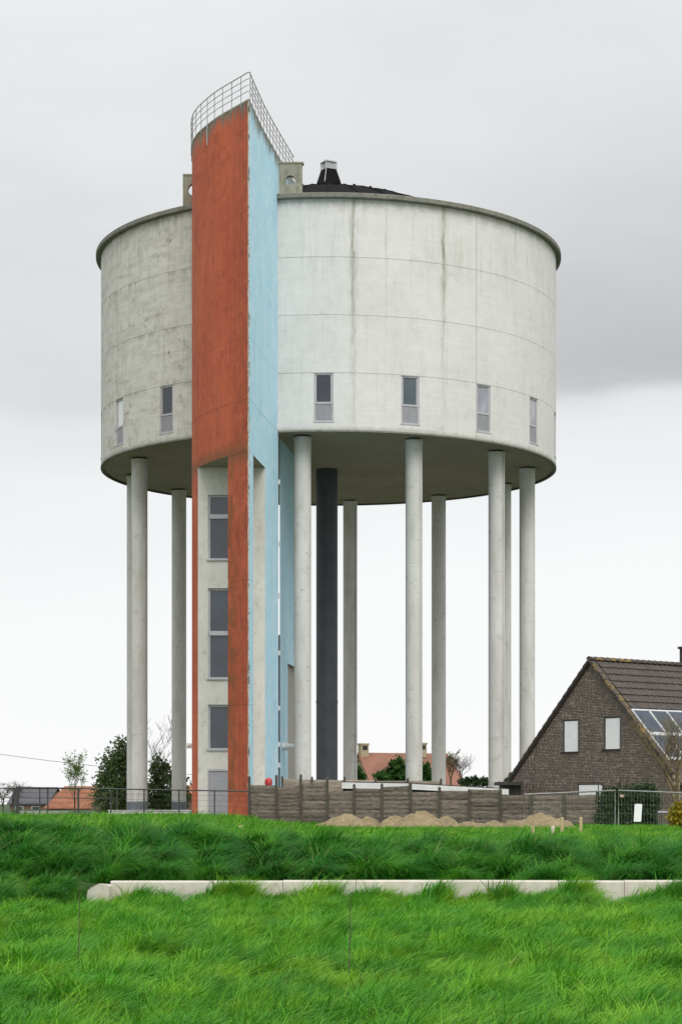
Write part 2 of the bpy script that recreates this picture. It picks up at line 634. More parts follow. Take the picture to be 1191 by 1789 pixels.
M = {}
M['tank'] = m_tank()
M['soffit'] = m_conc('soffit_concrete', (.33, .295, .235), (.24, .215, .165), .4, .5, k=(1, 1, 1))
def m_column():
    t = NT('column_white_concrete')
    p = t.pos()
    r_ = t.rand()
    x, y, z = t.sep(p)
    n1 = t.noise(t.map(p, (1, 1, .2)), 2.4, 7, .65)
    n2 = t.noise(t.map(p, (1, 1, 1.6), (4, 4, 4)), 1.7, 7, .7)
    n3 = t.noise(t.map(p, (1.4, 1.4, 2.0), (9, 1, 3)), 1.9, 7, .7)
    n4 = t.noise(t.map(p, (1, 1, .5)), .5, 4, .6)
    c = t.mix(t.rng(n4, .35, .65), (.70, .695, .665), (.61, .60, .57))
    c = t.mix(t.math('MULTIPLY', t.rng(n1, .46, .68), .45), c, (.44, .43, .37))
    c = t.mix(t.math('MULTIPLY', t.rng(n2, .56, .66), .40), c, (.40, .39, .335))
    sm_ = t.math('MULTIPLY', t.rng(n3, .60, .68), t.rng(r_, .2, .9, .15, .55))
    c = t.mix(sm_, c, (.33, .32, .275))
    c = t.mix(t.math('MULTIPLY', t.rng(z, 3.0, .3), t.math('MULTIPLY', t.rng(n1, .4, .6), .4)), c, (.42, .40, .33))
    t.bump(n2, .3, .02)
    return t.done(c, .9)


M['column'] = m_column()
M['plinth'] = plain('plinth_grey_paint', (.16, .18, .20), .8)
M['eave'] = m_conc('mossy_eave_concrete', (.25, .245, .21), (.11, .11, .085), .7, 2.5, greens=.3, k=(1, 1, 1))
M['joint'] = plain('joint_mortar', (.36, .35, .32), .95)
M['orange'] = m_paint('orange_paint', (.58, .135, .058), (.52, .110, .047), (.33, .062, .030), (.50, .20, .12), FIN_TOP, orange_edge)
M['blue'] = m_paint('blue_paint', (.49, .765, .90), (.44, .72, .87), (.74, .84, .90), (.76, .78, .76), FIN_TOP)
M['chip'] = m_conc('chipped_edge', (.62, .62, .57), (.16, .14, .09), .8, 4.0, greens=.3, k=(1, 1, 1))
M['stairwall'] = m_conc('stair_wall_concrete', (.68, .67, .62), (.45, .43, .35), .35, .7, greens=.12)
M['wing'] = m_conc('weathered_slab', (.36, .35, .28), (.17, .17, .11), .75, 2.0, greens=.45, k=(1, 1, .4))
M['greywall'] = m_conc('grey_recess_wall', (.42, .40, .37), (.34, .32, .28), .3)
M['roof'] = plain('black_roofing', (.006, .006, .006), .95, .3, 2.0, 0, Specular_IOR_Level=.1)
M['vent'] = plain('vent_black', (.006, .006, .006), .8, .2, 6, 0, Specular_IOR_Level=.15)
M['metal'] = plain('galvanised_metal', (.42, .43, .43), .42, .15, 5, 0, Metallic=.55)
M['rail'] = plain('railing_steel', (.30, .29, .28), .6, .2, 9)
M['winframe'] = plain('aluminium_frame', (.46, .46, .49), .45, .08, 4)
M['winpanel'] = plain('grey_infill_panel', (.29, .29, .31), .5, .08, 4)
M['glass'] = m_glass('window_glass', (.022, .028, .038), .05, 1.75)
M['glass2'] = m_glass('stair_glass', (.030, .040, .055), .08, 1.7)
M['door'] = plain('grey_door', (.33, .335, .36), .55, .06)
M['pipe'] = plain('charcoal_pipe', (.060, .065, .077), .55, .15, 1.5)
M['white'] = plain('white_plastic', (.74, .74, .73), .5, .08, 3)
M['pink0'] = plain('faded_red_label', (.55, .18, .17), .5, .1)
M['red'] = plain('red_plastic', (.50, .02, .025), .45, .08)

# ------------------------------------------------------------------ ground
WALL_Y = 33.0
WALL_X0 = (190 - CX) / F * WALL_Y


def sm(a, b, x):
    t = np.clip((x - a) / (b - a), 0, 1)
    return t * t * (3 - 2 * t)


def vnoise(x, y, s, seed=0.0):
    return (np.sin(x * s * 1.3 + seed) * np.cos(y * s * 1.1 - seed * 1.7) + np.sin(x * s * 2.7 - y * s * 1.9 + seed * 2.3) * .5
            + np.sin(x * s * .6 + y * s * 3.1 + seed) * .35) / 1.85


def ground_z(x, y):
    x = np.asarray(x, float)
    y = np.asarray(y, float)
    crest = -.22 + .22 * sm(0.0, -4.0, x) + .05 * vnoise(x, y * 0 + 3, .9, 1.2) - .05 * sm(-1, 1, x)
    near = -1.10 + .05 * vnoise(x, y, .5, .4) + .12 * sm(31, 33, y) * (x < WALL_X0 + 40)
    # right of the wall end there is a step behind the wall, left of it a plain slope
    step = near + (-.70 - near) * sm(33.03, 33.10, y) + (crest + .70) * sm(33.3, 37.4, y)
    slope = near + (crest - near) * sm(30.6, 37.6, y)
    k = sm(WALL_X0 - .1, WALL_X0 - 1.2, x)
    z = step * (1 - k) + slope * k
    back = -.17 + .13 * sm(1.0, -6.0, x)
    z = z + (back - crest) * sm(38.5, 52, y) * (y > 38.4)
    return z


def build_ground():
    xs = np.concatenate([[-2500, -700, -200, -70, -40], np.arange(-26, 26.01, .5), [40, 70, 200, 700, 2500]])
    k = np.argmin(abs(xs - WALL_X0))
    ys = np.concatenate([[-60, -15, 0], np.arange(4, 32.6, .75), [32.8, 33.02, 33.06, 33.12, 33.3], np.arange(33.6, 40, .3),
                         np.arange(40.5, 56, 1.5), [60, 70, 85, 100, 130, 180, 260, 400, 800, 2000, 6000]])
    X, Y = np.meshgrid(xs, ys)
    Z = ground_z(X, Y)
    V = np.stack([X, Y, Z], -1).reshape(-1, 3)
    nx = len(xs)
    i, j = np.meshgrid(np.arange(nx - 1), np.arange(len(ys) - 1))
    a = (j * nx + i).ravel()
    Fq = np.stack([a, a + 1, a + 1 + nx, a + nx], -1)
    t = NT('field_soil')
    p = t.pos()
    n = t.noise(p, 1.2, 6, .65)
    n2 = t.noise(p, .15, 4, .6)
    c = t.mix(t.rng(n, .35, .65), (.020, .040, .010), (.030, .075, .014))
    c = t.mix(t.rng(n2, .4, .65), c, (.035, .085, .015))
    m = t.done(c, .95)
    o = np_mesh('ground', V, Fq, m, kind='structure', smooth=True)
    return o


build_ground()

yt = NT('gravel_yard')
_p = yt.pos()
_n = yt.noise(_p, 6, 6, .7)
M['gravel'] = yt.done(yt.mix(yt.rng(_n, .3, .7), (.26, .24, .21), (.36, .335, .29)), .95)
yd = MB()
yd.box(-15, 13, 82.0, 118, -.3, .012)
yd.build('yard_paving', M['gravel'], None, kind='structure')

# ------------------------------------------------------------------ water tower
tower = empty('water_tower', (TX, TY, 0), 'tall white concrete water tower on round columns with an orange and blue stair fin', 'water tower')
TL = Vector((TX, TY, 0))


def ringpt(a, r_):
    return (TX + r_ * math.sin(a), TY - r_ * math.cos(a))


WIN_A = [R(-0.8 + 20 * k) for k in range(18)]
WIN_W, WIN_Z0, WIN_Z1 = .84, ZB + .37, ZB + 2.48
HALF = WIN_W / 2 / RT
JOINTS = [R(36.9), R(136.9), R(236.9), R(294.6)]


def build_tank():
    bands = [ZB + 2.51 * i for i in range(5)]
    for bi in range(4):
        z0, z1 = bands[bi], bands[bi + 1] - (0 if bi == 3 else .013)
        for ji in range(4):
            a0 = JOINTS[ji] + .0010
            a1 = (JOINTS[(ji + 1) % 4] + (2 * math.pi if ji == 3 else 0)) - .0010
            us = list(np.linspace(a0, a1, max(3, int((a1 - a0) / R(2.5)))))
            holes = []
            if bi == 0:
                for wa in WIN_A:
                    for w in (wa, wa + 2 * math.pi):
                        if a0 < w - HALF and w + HALF < a1:
                            holes.append((w - HALF, w + HALF, WIN_Z0, WIN_Z1))
                            us += [w - HALF, w + HALF]
            us = sorted(us)
            vs_ = sorted({z0, z1} | ({WIN_Z0, WIN_Z1} if bi == 0 else set()))
            mb = MB()
            grid_wall(mb, us, vs_, holes, lambda u, v, d: (*ringpt(u, RT - d), v), .16, 0, .06)
            mb.build('wall_panel', M['tank'], tower, smooth=25)
    core = MB()
    core.lathe(TX, TY, [(RT - .055, ZB + 2.49), (RT - .055, ZT)], 128)
    for i in range(4):
        a = JOINTS[i]
        core.face([(*ringpt(a - .003, RT - .055), ZB), (*ringpt(a + .003, RT - .055), ZB), (*ringpt(a + .003, RT - .055), ZB + 2.5), (*ringpt(a - .003, RT - .055), ZB + 2.5)])
    core.build('tank_core', M['joint'], tower, smooth=30)
    # soffit with a shallow downstand ring along the column line
    so = MB()
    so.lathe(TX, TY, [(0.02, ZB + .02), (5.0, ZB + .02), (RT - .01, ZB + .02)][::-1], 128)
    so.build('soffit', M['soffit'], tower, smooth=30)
    # drip edge
    de = MB()
    de.lathe(TX, TY, [(RT - .12, ZB - .055), (RT + .02, ZB - .055), (RT + .02, ZB + .02), (RT - .12, ZB + .02)], 160)
    de.build('drip_edge', M['eave'], tower, smooth=30)
    ea = MB()
    ea.lathe(TX, TY, [(RT - .3, ZT - .004), (RT + .21, ZT - .004), (RT + .245, ZT + .02), (RT + .25, ZT + .19), (RT + .22, ZT + .215), (RT - .5, ZT + .22)], 160)
    ea.build('eave', M['eave'], tower, smooth=30)
    ro = MB()
    prof = [(RT - .4, ZT + .23), (10.0, 27.3), (8.5, 27.8), (7, 28.35), (5.4, 29.08), (4.2, 29.52), (2.8, 29.94), (1.6, 30.30), (.7, 30.56), (.3, 30.66)]
    ro.lathe(TX, TY, prof, 96)
    rf = ro.build('roof', M['roof'], tower, smooth=20)
    for k in range(32):
        a = 2 * math.pi * k / 32
        s = MB()
        s.tube([(*ringpt(a, r_), z_ + .01) for r_, z_ in prof[:-1]], .04, 5)
        s.build('roof_seam', M['roof'], rf)
    for k in range(32):
        a = 2 * math.pi * (k + .5) / 32
        for r_, z_ in ((4.2, 29.5), (2.6, 29.98)):
            s = MB()
            q = ringpt(a, r_)
            s.box(q[0] - .06, q[0] + .06, q[1] - .06, q[1] + .06, z_, z_ + .085)
            s.build('roof_clip', M['roof'], rf)
    v = MB()
    # tapered vent tower
    def frus(mb, w0, w1, z0, z1, mi=0, rot=.5):
        pts = []
        for w, z in ((w0, z0), (w1, z1)):
            for k in range(4):
                a = rot + math.pi / 4 + k * math.pi / 2
                pts.append((TX + w * math.cos(a) * .7071, TY + w * math.sin(a) * .7071, z))
        mb.raw(pts, [(0, 3, 2, 1), (4, 5, 6, 7), (0, 1, 5, 4), (1, 2, 6, 5), (2, 3, 7, 6), (3, 0, 4, 7)], mi)
    frus(v, 1.25, 1.15, 30.2, 30.62)
    frus(v, .98, .55, 30.62, 31.50)
    vt = v.build('roof_vent', M['vent'], tower)
    for k in range(4):
        a = .5 + math.pi / 4 + k * math.pi / 2
        s = MB()
        c_, s_ = math.cos(a) * .7071, math.sin(a) * .7071
        s.tube([(TX + .93 * c_, TY + .93 * s_, 30.76), (TX + .56 * c_, TY + .56 * s_, 31.5)], .014, 5)
        s.tube([(TX + .56 * c_, TY + .56 * s_, 31.5), (TX + .56 * c_, TY + .56 * s_, 31.85)], .03, 5)
        s.build('corner_trim', M['metal'], vt)
    c = MB()
    frus(c, .56, .56, 31.50, 31.54)
    frus(c, .48, .48, 31.54, 31.83)
    frus(c, .62, .60, 31.83, 31.89)
    c.build('vent_cap', M['metal'], vt)
    # windows
    fr, pn, lp = MB(), MB(), MB()
    w, h, d = WIN_W / 2 - .004, WIN_Z1 - WIN_Z0 - .008, .07
    fw, mid = .065, h * .40
    fr.box(-w, -w + fw, -d, 0, 0, h)
    fr.box(w - fw, w, -d, 0, 0, h)
    fr.box(-w + fw, w - fw, -d, 0, 0, fw)
    fr.box(-w + fw, w - fw, -d, 0, h - fw, h)
    fr.box(-w + fw, w - fw, -d, 0, mid - .05, mid + .03)
    fr.box(-w - .03, w + .03, -d - .06, -d - .002, -.03, .02)
    # upper casement
    fr.box(-w + fw, -w + fw + .045, -d + .02, -.005, mid + .03, h - fw)
    fr.box(w - fw - .045, w - fw, -d + .02, -.005, mid + .03, h - fw)
    pn.box(-w + fw + .045, w - fw - .045, -.03, -.01, mid + .03, h - fw)
    lp.box(-w + fw, w - fw, -.045, -.01, fw, mid - .05)
    mf, mp_, ml = mesh_only(fr, 'window', M['winframe']), mesh_only(pn, 'pane', M['glass']), mesh_only(lp, 'lower_panel', M['winpanel'])
    alt = {}  # some panes get lighter glass, the sky's reflection put into their colour
    for k_, nm_, col_ in ((1, 'dim_reflection_glass', (.085, .105, .125)), (2, 'pale_reflection_glass', (.29, .29, .33)), (3, 'pale_reflection_glass', (.33, .33, .35)), (15, 'white_reflection_glass', (.80, .81, .81))):
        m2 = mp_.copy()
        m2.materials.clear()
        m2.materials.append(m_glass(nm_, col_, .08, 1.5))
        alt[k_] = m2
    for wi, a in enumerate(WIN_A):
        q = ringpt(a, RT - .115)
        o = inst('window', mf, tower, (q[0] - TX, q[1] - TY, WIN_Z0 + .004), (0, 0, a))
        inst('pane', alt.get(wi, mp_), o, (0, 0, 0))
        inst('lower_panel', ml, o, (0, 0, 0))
    # columns
    cm = MB()
    nseg = [0, .4, 4.2, 8.4, 12.6, ZB + .03]
    cm.lathe(0, 0, [(.375, -.3), (.375, 5.60), (.368, 5.61), (.368, 5.63), (.375, 5.64), (.375, 11.2), (.368, 11.21), (.368, 11.23), (.375, 11.24), (.375, ZB - .25), (.40, ZB - .06)], 40)
    cme = mesh_only(cm, 'column', M['column'], 30)
    pm = MB()
    pm.lathe(0, 0, [(.386, -.3), (.386, .72), (.374, .73)], 40)
    pme = mesh_only(pm, 'painted_base', M['plinth'], 30)
    for k in range(12):
        a = R(-6.5 + 30 * k)
        if k == 11:
            continue                     # that place is taken by the stair fin
        q = ringpt(a, 9.62)
        o = inst('column', cme, tower, (q[0] - TX, q[1] - TY, 0), (0, 0, k * 1.7))
        if k in (1, 2, 6):
            cd = MB()
            cx_, cy_ = q[0] + .30, q[1] - .27
            cd.tube([(cx_, cy_, -.2), (cx_, cy_, ZB)], .035, 6)
            cdo = cd.build('conduit', M['column'], None, (0, 0, 0))
            cdo.parent = o
            cdo.matrix_parent_inverse = o.matrix_basis.inverted() @ tower.matrix_basis.inverted()
        if k >= 7:
            inst('painted_base', pme, o, (0, 0, 0))
    # thin cast seam strips on three columns
    # central pipe
    pp = MB()
    px, py = P(571, 822, 99.0)[:2]
    pp.lathe(px, py, [(.52, -.3), (.52, 5.5), (.535, 5.5), (.535, 5.62), (.52, 5.62), (.52, ZB + .04)], 40)
    pp.build('rising_main', M['pipe'], tower, smooth=30)


build_tank()

# stair fin ---------------------------------------------------------
OR_CTRL = [(-3.67, 81.6), (-4.30, 82.58), (-4.93, 83.55), (-5.46, 84.55), (-6.0, 85.8), (-6.29, 86.9), (-6.43, 88.2), (-6.47, 89.5), (-6.40, 91.0), (-6.2, 92.6)]
BL_CTRL = [(-3.67, 81.6), (-3.46, 83.5), (-3.20, 85.7), (-2.72, 88.85), (-2.10, 92.6)]


def crom(pts, n):
    out = []
    for i in range(len(pts) - 1):
        p0, p1, p2, p3 = pts[max(i - 1, 0)], pts[i], pts[i + 1], pts[min(i + 2, len(pts) - 1)]
        for k in range(n):
            t = k / n
            out.append(tuple(.5 * (2 * p1[c] + (-p0[c] + p2[c]) * t + (2 * p0[c] - 5 * p1[c] + 4 * p2[c] - p3[c]) * t * t + (-p0[c] + 3 * p1[c] - 3 * p2[c] + p3[c]) * t ** 3) for c in (0, 1)))
    out.append(pts[-1])
    return out


OR_ARC = crom(OR_CTRL, 4)
BL_ARC = crom(BL_CTRL, 4)


def at_y(arc, y):
    for a, b in zip(arc, arc[1:]):
        if a[1] <= y <= b[1]:
            t = (y - a[1]) / (b[1] - a[1])
            return (a[0] + (b[0] - a[0]) * t, y)
    return arc[-1]


def cut(arc, y0, y1):
    return [at_y(arc, y0)] + [p for p in arc if y0 + 1e-4 < p[1] < y1 - 1e-4] + [at_y(arc, y1)]


def inset(poly, d):
    c = (sum(p[0] for p in poly) / len(poly), sum(p[1] for p in poly) / len(poly))
    out = []
    for p in poly:
        v = Vector((c[0] - p[0], c[1] - p[1]))
        v.normalize()
        out.append((p[0] + v.x * d, p[1] + v.y * d))
    return out


EDGE = 81.645


def fin_poly(yb, y0=None):
    """closed outline, counter-clockwise from above, and a material per side: 0 orange 1 blue 2 chipped 3 concrete"""
    b = cut(BL_ARC, EDGE if y0 is None else y0, yb)
    o = cut(OR_ARC, EDGE + .02 if y0 is None else y0, yb)
    poly = b + o[::-1]
    mats = [1] * (len(b) - 1) + [3] + [0] * (len(o) - 1) + [2 if y0 is None else 4]
    return poly, mats


FINM = [M['orange'], M['blue'], M['chip'], M['wing'], M['stairwall'], M['soffit']]
ZH = 14.75


def build_fin():
    fin = bpy.data.objects.new('stair_fin', None)
    COL.objects.link(fin)
    fin.parent = tower
    fin.location = (0, 0, 0)
    ORIG[fin.name] = TL
    levels = [ZH, 16.84, 19.35, 21.86, 24.37, 26.88, FIN_TOP]
    for i in range(6):
        z0, z1 = levels[i], levels[i + 1] - (0, .005, .005, .004, .005, 0)[i] - (.012 if i == 0 else 0)
        poly, mm = fin_poly(88.85 if i == 0 else 92.6)
        mb = MB()
        mb.prism(poly, z0, z1, mm, 3, 5)
        mb.build('fin_wall', FINM, fin, smooth=20)
    # core between lifts
    poly, mm = fin_poly(88.80)
    mb = MB()
    mb.prism(inset(poly, .05), ZH + .2, FIN_TOP - .05, None)
    mb.build('fin_core', M['joint'], fin)
    # coping
    # lower body with the flat white stair wall
    yw = 85.8
    ol, br = at_y(OR_ARC, yw), at_y(BL_ARC, yw)
    b = cut(BL_ARC, yw, 88.85)
    o = cut(OR_ARC, yw, 88.85)
    mb = MB()
    for arc, mi, flip in ((b, 1, False), (o, 0, True)):
        for p, q in zip(arc, arc[1:]):
            f = [(p[0], p[1], -.3), (q[0], q[1], -.3), (q[0], q[1], ZH), (p[0], p[1], ZH)]
            mb.face(f[::-1] if flip else f, mi)
    mb.face([(b[-1][0], 88.85, -.3), (o[-1][0], 88.85, -.3), (o[-1][0], 88.85, ZH), (b[-1][0], 88.85, ZH)], 3)
    mb.build('stair_shaft', FINM, fin, smooth=20)
    zz = lambda y: EYE + (HY - y) * yw / F
    xx = lambda x: (x - CX) * yw / F
    wx0, wx1 = xx(363.5), xx(404)
    wins = [(zz(979.5), zz(864.5), zz(902)), (zz(1187.5), zz(1027.5), zz(1106)), (zz(1311.5), zz(1231), None)]
    dz1 = zz(1344.5)
    holes = [(wx0, wx1, w[0], w[1]) for w in wins] + [(xx(362.5), xx(404.5), -.05, dz1)]
    us = sorted({ol[0], br[0], wx0, wx1, xx(362.5), xx(404.5)})
    vs_ = sorted({-.3, ZH, -.05, dz1} | {w[0] for w in wins} | {w[1] for w in wins})
    mb = MB()
    grid_wall(mb, us, vs_, holes, lambda u, v, d: (u, yw + d, v), .22)
    mb.build('front_wall', M['stairwall'], fin)
    for z0, z1, zm in wins:
        f = MB()
        yo, yi = yw + .10, yw + .17
        f.box(wx0, wx0 + .09, yo, yi, z0, z1)
        f.box(wx1 - .07, wx1, yo, yi, z0, z1)
        f.box(wx0 + .09, wx1 - .07, yo, yi, z1 - .09, z1)
        f.box(wx0 + .09, wx1 - .07, yo, yi, z0, z0 + .11)
        f.box(wx0 - .06, wx1 + .06, yw - .07, yw + .099, z0 + .002, z0 + .09)
        if zm:
            f.box(wx0 + .04, wx1 - .04, yo - .05, yi - .01, zm - .09, zm + .09)
        wo = f.build('stair_window', M['winframe'], fin)
        g = MB()
        if zm:
            g.box(wx0 + .09, wx1 - .07, yi - .02, yi + .01, zm + .09, z1 - .09)
            g.build('pane', M['glass2'], wo)
            g = MB()
            g.box(wx0 + .09, wx1 - .07, yi - .02, yi + .01, z0 + .11, zm - .09)
        else:
            g.box(wx0 + .09, wx1 - .07, yi - .02, yi + .01, z0 + .11, z1 - .09)
        g.build('pane', M['glass2'], wo)
    d = MB()
    d.box(xx(362.5) + .003, xx(404.5) - .003, yw + .05, yw + .12, -.05, dz1 - .003)
    dr = d.build('door', M['door'], fin)
    f = MB()
    f.box(xx(362.5) + .002, xx(362.5) + .05, yw + .01, yw + .049, -.05, dz1 - .004)
    f.box(xx(362.5) + .05, xx(404.5) - .004, yw + .01, yw + .049, dz1 - .06, dz1 - .004)
    f.build('door_frame', M['winframe'], dr)
    for q in (.3, 1.0, 1.6):
        f = MB()
        f.tube([(xx(362.5) + .06, yw + .035, q), (xx(362.5) + .06, yw + .035, q + .12)], .018, 6)
        f.build('hinge', M['rail'], dr)
    # free-standing prow pier in front of the stair wall
    o1 = cut(OR_ARC, EDGE + .02, 83.02)
    b1 = cut(BL_ARC, EDGE, 82.72)
    poly = b1 + o1[::-1]
    mm = [1] * (len(b1) - 1) + [4] + [0] * (len(o1) - 1) + [2]
    for z0, z1 in ((-.3, 4.60), (4.61, 9.60), (9.61, ZH - .012)):
        mb = MB()
        mb.prism(poly, z0, z1, mm, 3, 4)
        mb.build('prow_pier', FINM, fin, smooth=20)
    # flaked white paint along the sharp edge
    for k in range(70):
        z = rnd.uniform(0, FIN_TOP - .4)
        h = rnd.uniform(.08, .4)
        mb = MB()
        w = rnd.uniform(.02, .06)
        x0, y0 = at_y(BL_ARC, EDGE)
        x1, y1 = at_y(BL_ARC, EDGE + w * 4)
        pts = [(x0 + .004, y0, z), (x1 + .004, y1, z + h * .2), (x1 + .004, y1, z + h * .7), (x0 + .004, y0, z + h)]
        mb.face(pts)
        q0 = at_y(OR_ARC, EDGE + .02)
        q1 = at_y(OR_ARC, EDGE + .02 + w * .6)
        mb.face([(q0[0] - .003, q0[1] - .003, z + h), (q1[0] - .003, q1[1] - .003, z + h * .6), (q1[0] - .003, q1[1] - .003, z + h * .3), (q0[0] - .003, q0[1] - .003, z)])
        mb.face([(q0[0] - .002, q0[1] - .004, z), (x0 + .003, y0 - .004, z), (x0 + .003, y0 - .004, z + h), (q0[0] - .002, q0[1] - .004, z + h)])
        mb.build('paint_flake', M['chip'], fin)
    # coping strip on top, slightly dark
    mb = MB()
    poly, mm = fin_poly(92.6)
    mb.prism(inset(poly, -.02), FIN_TOP, FIN_TOP + .07, None)
    mb.build('coping', M['wing'], fin)
    # blue shaft under the tank, behind the fin
    p0, q0 = (-2.705, 90.35), (-1.98, 96.6)
    lerp = lambda t: (p0[0] + (q0[0] - p0[0]) * t, p0[1] + (q0[1] - p0[1]) * t)
    m_ = lerp(.40)
    zs = 7.0
    mb = MB()
    mb.prism([p0, q0, (-2.68, 96.6)], zs, ZB + .04, [1, 3, 3], 3, 5)
    mb.prism([p0, m_, (-2.69, m_[1])], -.3, zs - .001, [1, 4, 3], 3, 4)
    mb.build('rear_shaft', FINM, fin)
    mb = MB()
    mb.prism([(m_[0] - .22, m_[1] + .002), (q0[0] - .18, q0[1]), (-2.66, 96.6), (-2.66, m_[1] + .002)], -.3, zs - .002)
    mb.build('recess_wall', M['greywall'], fin)
    # link glazing in the slot between the two
    for zt in (1405 - 845, 1405 - 952, 1405 - 1042, 1405 - 1142, 1405 - 1238, 1405 - 1301, 1405 - 1337):
        z = EYE + zt * 89.5 / F
        f = MB()
        f.box(-2.86, -2.655, 89.0, 89.2, z - .10, z + .10)
        f.build('link_transom', M['white'], fin)
    g = MB()
    g.box(-2.85, -2.655, 89.25, 89.28, 0, 8.0)
    g.build('link_panel', M['glass2'], fin)
    # outlet pipe and wall lamp
    a = P(494, 1304, 91.2)
    f = MB()
    f.tube([(-2.62, 91.3, a.z), (-2.42, 91.28, a.z)], .17, 12)
    f.tube([(-2.42, 91.28, a.z), (-1.9, 91.26, a.z)], .135, 14)
    f.tube([(-2.44, 91.28, a.z), (-2.38, 91.28, a.z)], .19, 14)
    f.build('outlet_pipe', M['white'], fin, smooth=40)
    l_ = P(330, 1306, 87.5)
    f = MB()
    f.tube([l_ + Vector((-.02, 0, 0)), l_ + Vector((.45, 0, 0))], .04, 8)
    f.tube([l_ + Vector((-.10, 0, -.02)), l_ + Vector((-.02, 0, .12)), l_ + Vector((.12, 0, .10))], [.05, .10, .08], 10)
    f.build('wall_lamp', M['white'], fin, smooth=40)
    # rain spout with a pale lime run under it on the orange wall
    f = MB()
    s_ = at_y(OR_ARC, 84.6)
    f.tube([(s_[0] - .05, s_[1] - .05, FIN_TOP - .12), (s_[0] - .05, s_[1] - .05, FIN_TOP + .3)], .025, 6)
    f.tube([(s_[0] - .05, s_[1] - .05, FIN_TOP - .85), (s_[0] - .05, s_[1] - .05, FIN_TOP - .12)], .018, 6)
    f.build('rain_spout', M['winframe'], fin)
    # wing slabs with round holes, on both sides of the fin
    def wing(x0, x1, y, z0, z1, hx, hz, hr, th):
        mb = MB()
        n = 24
        ring = [(hx + hr * math.cos(2 * math.pi * k / n), hz + hr * math.sin(2 * math.pi * k / n)) for k in range(n)]
        outer = []
        for k in range(n):
            c_, s_ = math.cos(2 * math.pi * k / n), math.sin(2 * math.pi * k / n)
            ts = []
            if c_ > 1e-6: ts.append((x1 - hx) / c_)
            if c_ < -1e-6: ts.append((x0 - hx) / c_)
            if s_ > 1e-6: ts.append((z1 - hz) / s_)
            if s_ < -1e-6: ts.append((z0 - hz) / s_)
            t_ = min(ts)
            outer.append((hx + c_ * t_, hz + s_ * t_))
        cor = [(x0, z0), (x1, z0), (x1, z1), (x0, z1)]
        for c0 in cor:
            i = min(range(n), key=lambda k: (outer[k][0] - c0[0]) ** 2 + (outer[k][1] - c0[1]) ** 2)
            outer[i] = c0
        for k in range(n):
            j = (k + 1) % n
            a, b_, c_, d_ = ring[k], ring[j], outer[j], outer[k]
            mb.face([(a[0], y, a[1]), (d_[0], y, d_[1]), (c_[0], y, c_[1]), (b_[0], y, b_[1])])
            mb.face([(a[0], y + th, a[1]), (b_[0], y + th, b_[1]), (c_[0], y + th, c_[1]), (d_[0], y + th, d_[1])])
            mb.face([(a[0], y, a[1]), (b_[0], y, b_[1]), (b_[0], y + th, b_[1]), (a[0], y + th, a[1])])
            mb.face([(d_[0], y, d_[1]), (d_[0], y + th, d_[1]), (c_[0], y + th, c_[1]), (c_[0], y, c_[1])])
        mb.box(x0 - .0, x1 + .06, y - .03, y + th + .05, z1, z1 + .07)
        return mb.build('wing_slab', M['wing'], fin)
    wing(-2.70, -1.68, 89.0, 27.16, 28.52, -2.20, 27.80, .21, .28)
    wing(-7.02, -6.3, 90.8, 27.16, 28.55, -6.48, 27.93, .30, .28)
    # railing
    rail = bpy.data.objects.new('railing', None)
    COL.objects.link(rail)
    rail.parent = fin
    rail.location = (0, 0, 0)
    ORIG[rail.name] = TL
    path = [(p[0] - .03, p[1]) for p in cut(OR_ARC, 81.68, 90.4)][::-1] + [(-3.62, 81.6)] + [(p[0] + .02, p[1]) for p in cut(BL_ARC, 81.78, 92.3)]
    z0 = FIN_TOP + .07
    for h in (.30, .55, .80, 1.05):
        mb = MB()
        mb.tube([(p[0], p[1], z0 + h) for p in path], .021 if h > 1 else .014, 5)
        mb.build('rail', M['rail'], rail)
    acc, nxt = 0.0, 0.0
    seg = [path[0]]
    for a, b_ in zip(path, path[1:]):
        l = math.dist(a, b_)
        while nxt <= acc + l:
            t = (nxt - acc) / l
            q = (a[0] + (b_[0] - a[0]) * t, a[1] + (b_[1] - a[1]) * t)
            mb = MB()
            mb.tube([(q[0], q[1], z0 - .22), (q[0], q[1], z0 + 1.05)], .017, 5)
            mb.build('post', M['rail'], rail)
            nxt += .74
        acc += l


build_fin()

# ------------------------------------------------------------------ brick house
AP = P(1032, 1152, 84.0)
RD = Vector((.776, .632, 0)).normalized()      # ridge direction, away from the gable
GD = Vector((.632, -.776, 0)).normalized()     # along the gable, to the right and nearer
SL = 1.03                                      # roof slope
HW = 4.72                                      # half width of the gable


def gt(x):
    k = (x - CX) / F
    return (k * AP.y - AP.x) / (GD.x - k * GD.y)


def gz(t, y):
    Y = AP.y + GD.y * t
    return EYE + (HY - y) * Y / F


def G(t, z, d=0.0):
    p = AP + GD * t - RD * d
    return (p.x, p.y, z)


HOUSE_O = Vector(G(0, -.1))


def m_brick():
    t = NT('brown_brick')
    at = t.n('ShaderNodeAttribute')
    at.attribute_name = 'tone'
    n = t.noise(t.pos(), 9, 5, .7)
    n2 = t.noise(t.pos(), .7, 4, .6)
    c = t.mix(t.math('MULTIPLY', t.rng(n, .35, .7), .5), at.outputs['Color'], (.15, .13, .105))
    c = t.mix(t.math('MULTIPLY', t.rng(n2, .5, .68), .35), c, (.24, .22, .15))
    t.bump(n, .5, .01)
    return t.done(c, .92)


M['brick'] = m_brick()
M['mortar'] = plain('dark_mortar', (.15, .135, .115), .95, .2, 8)
M['shutter'] = plain('white_shutter', (.93, .94, .94), .5, .04, 3)
M['darkframe'] = plain('dark_window_surround', (.035, .025, .025), .7, .1)
M['sill'] = plain('dark_sill', (.06, .05, .045), .8, .2)


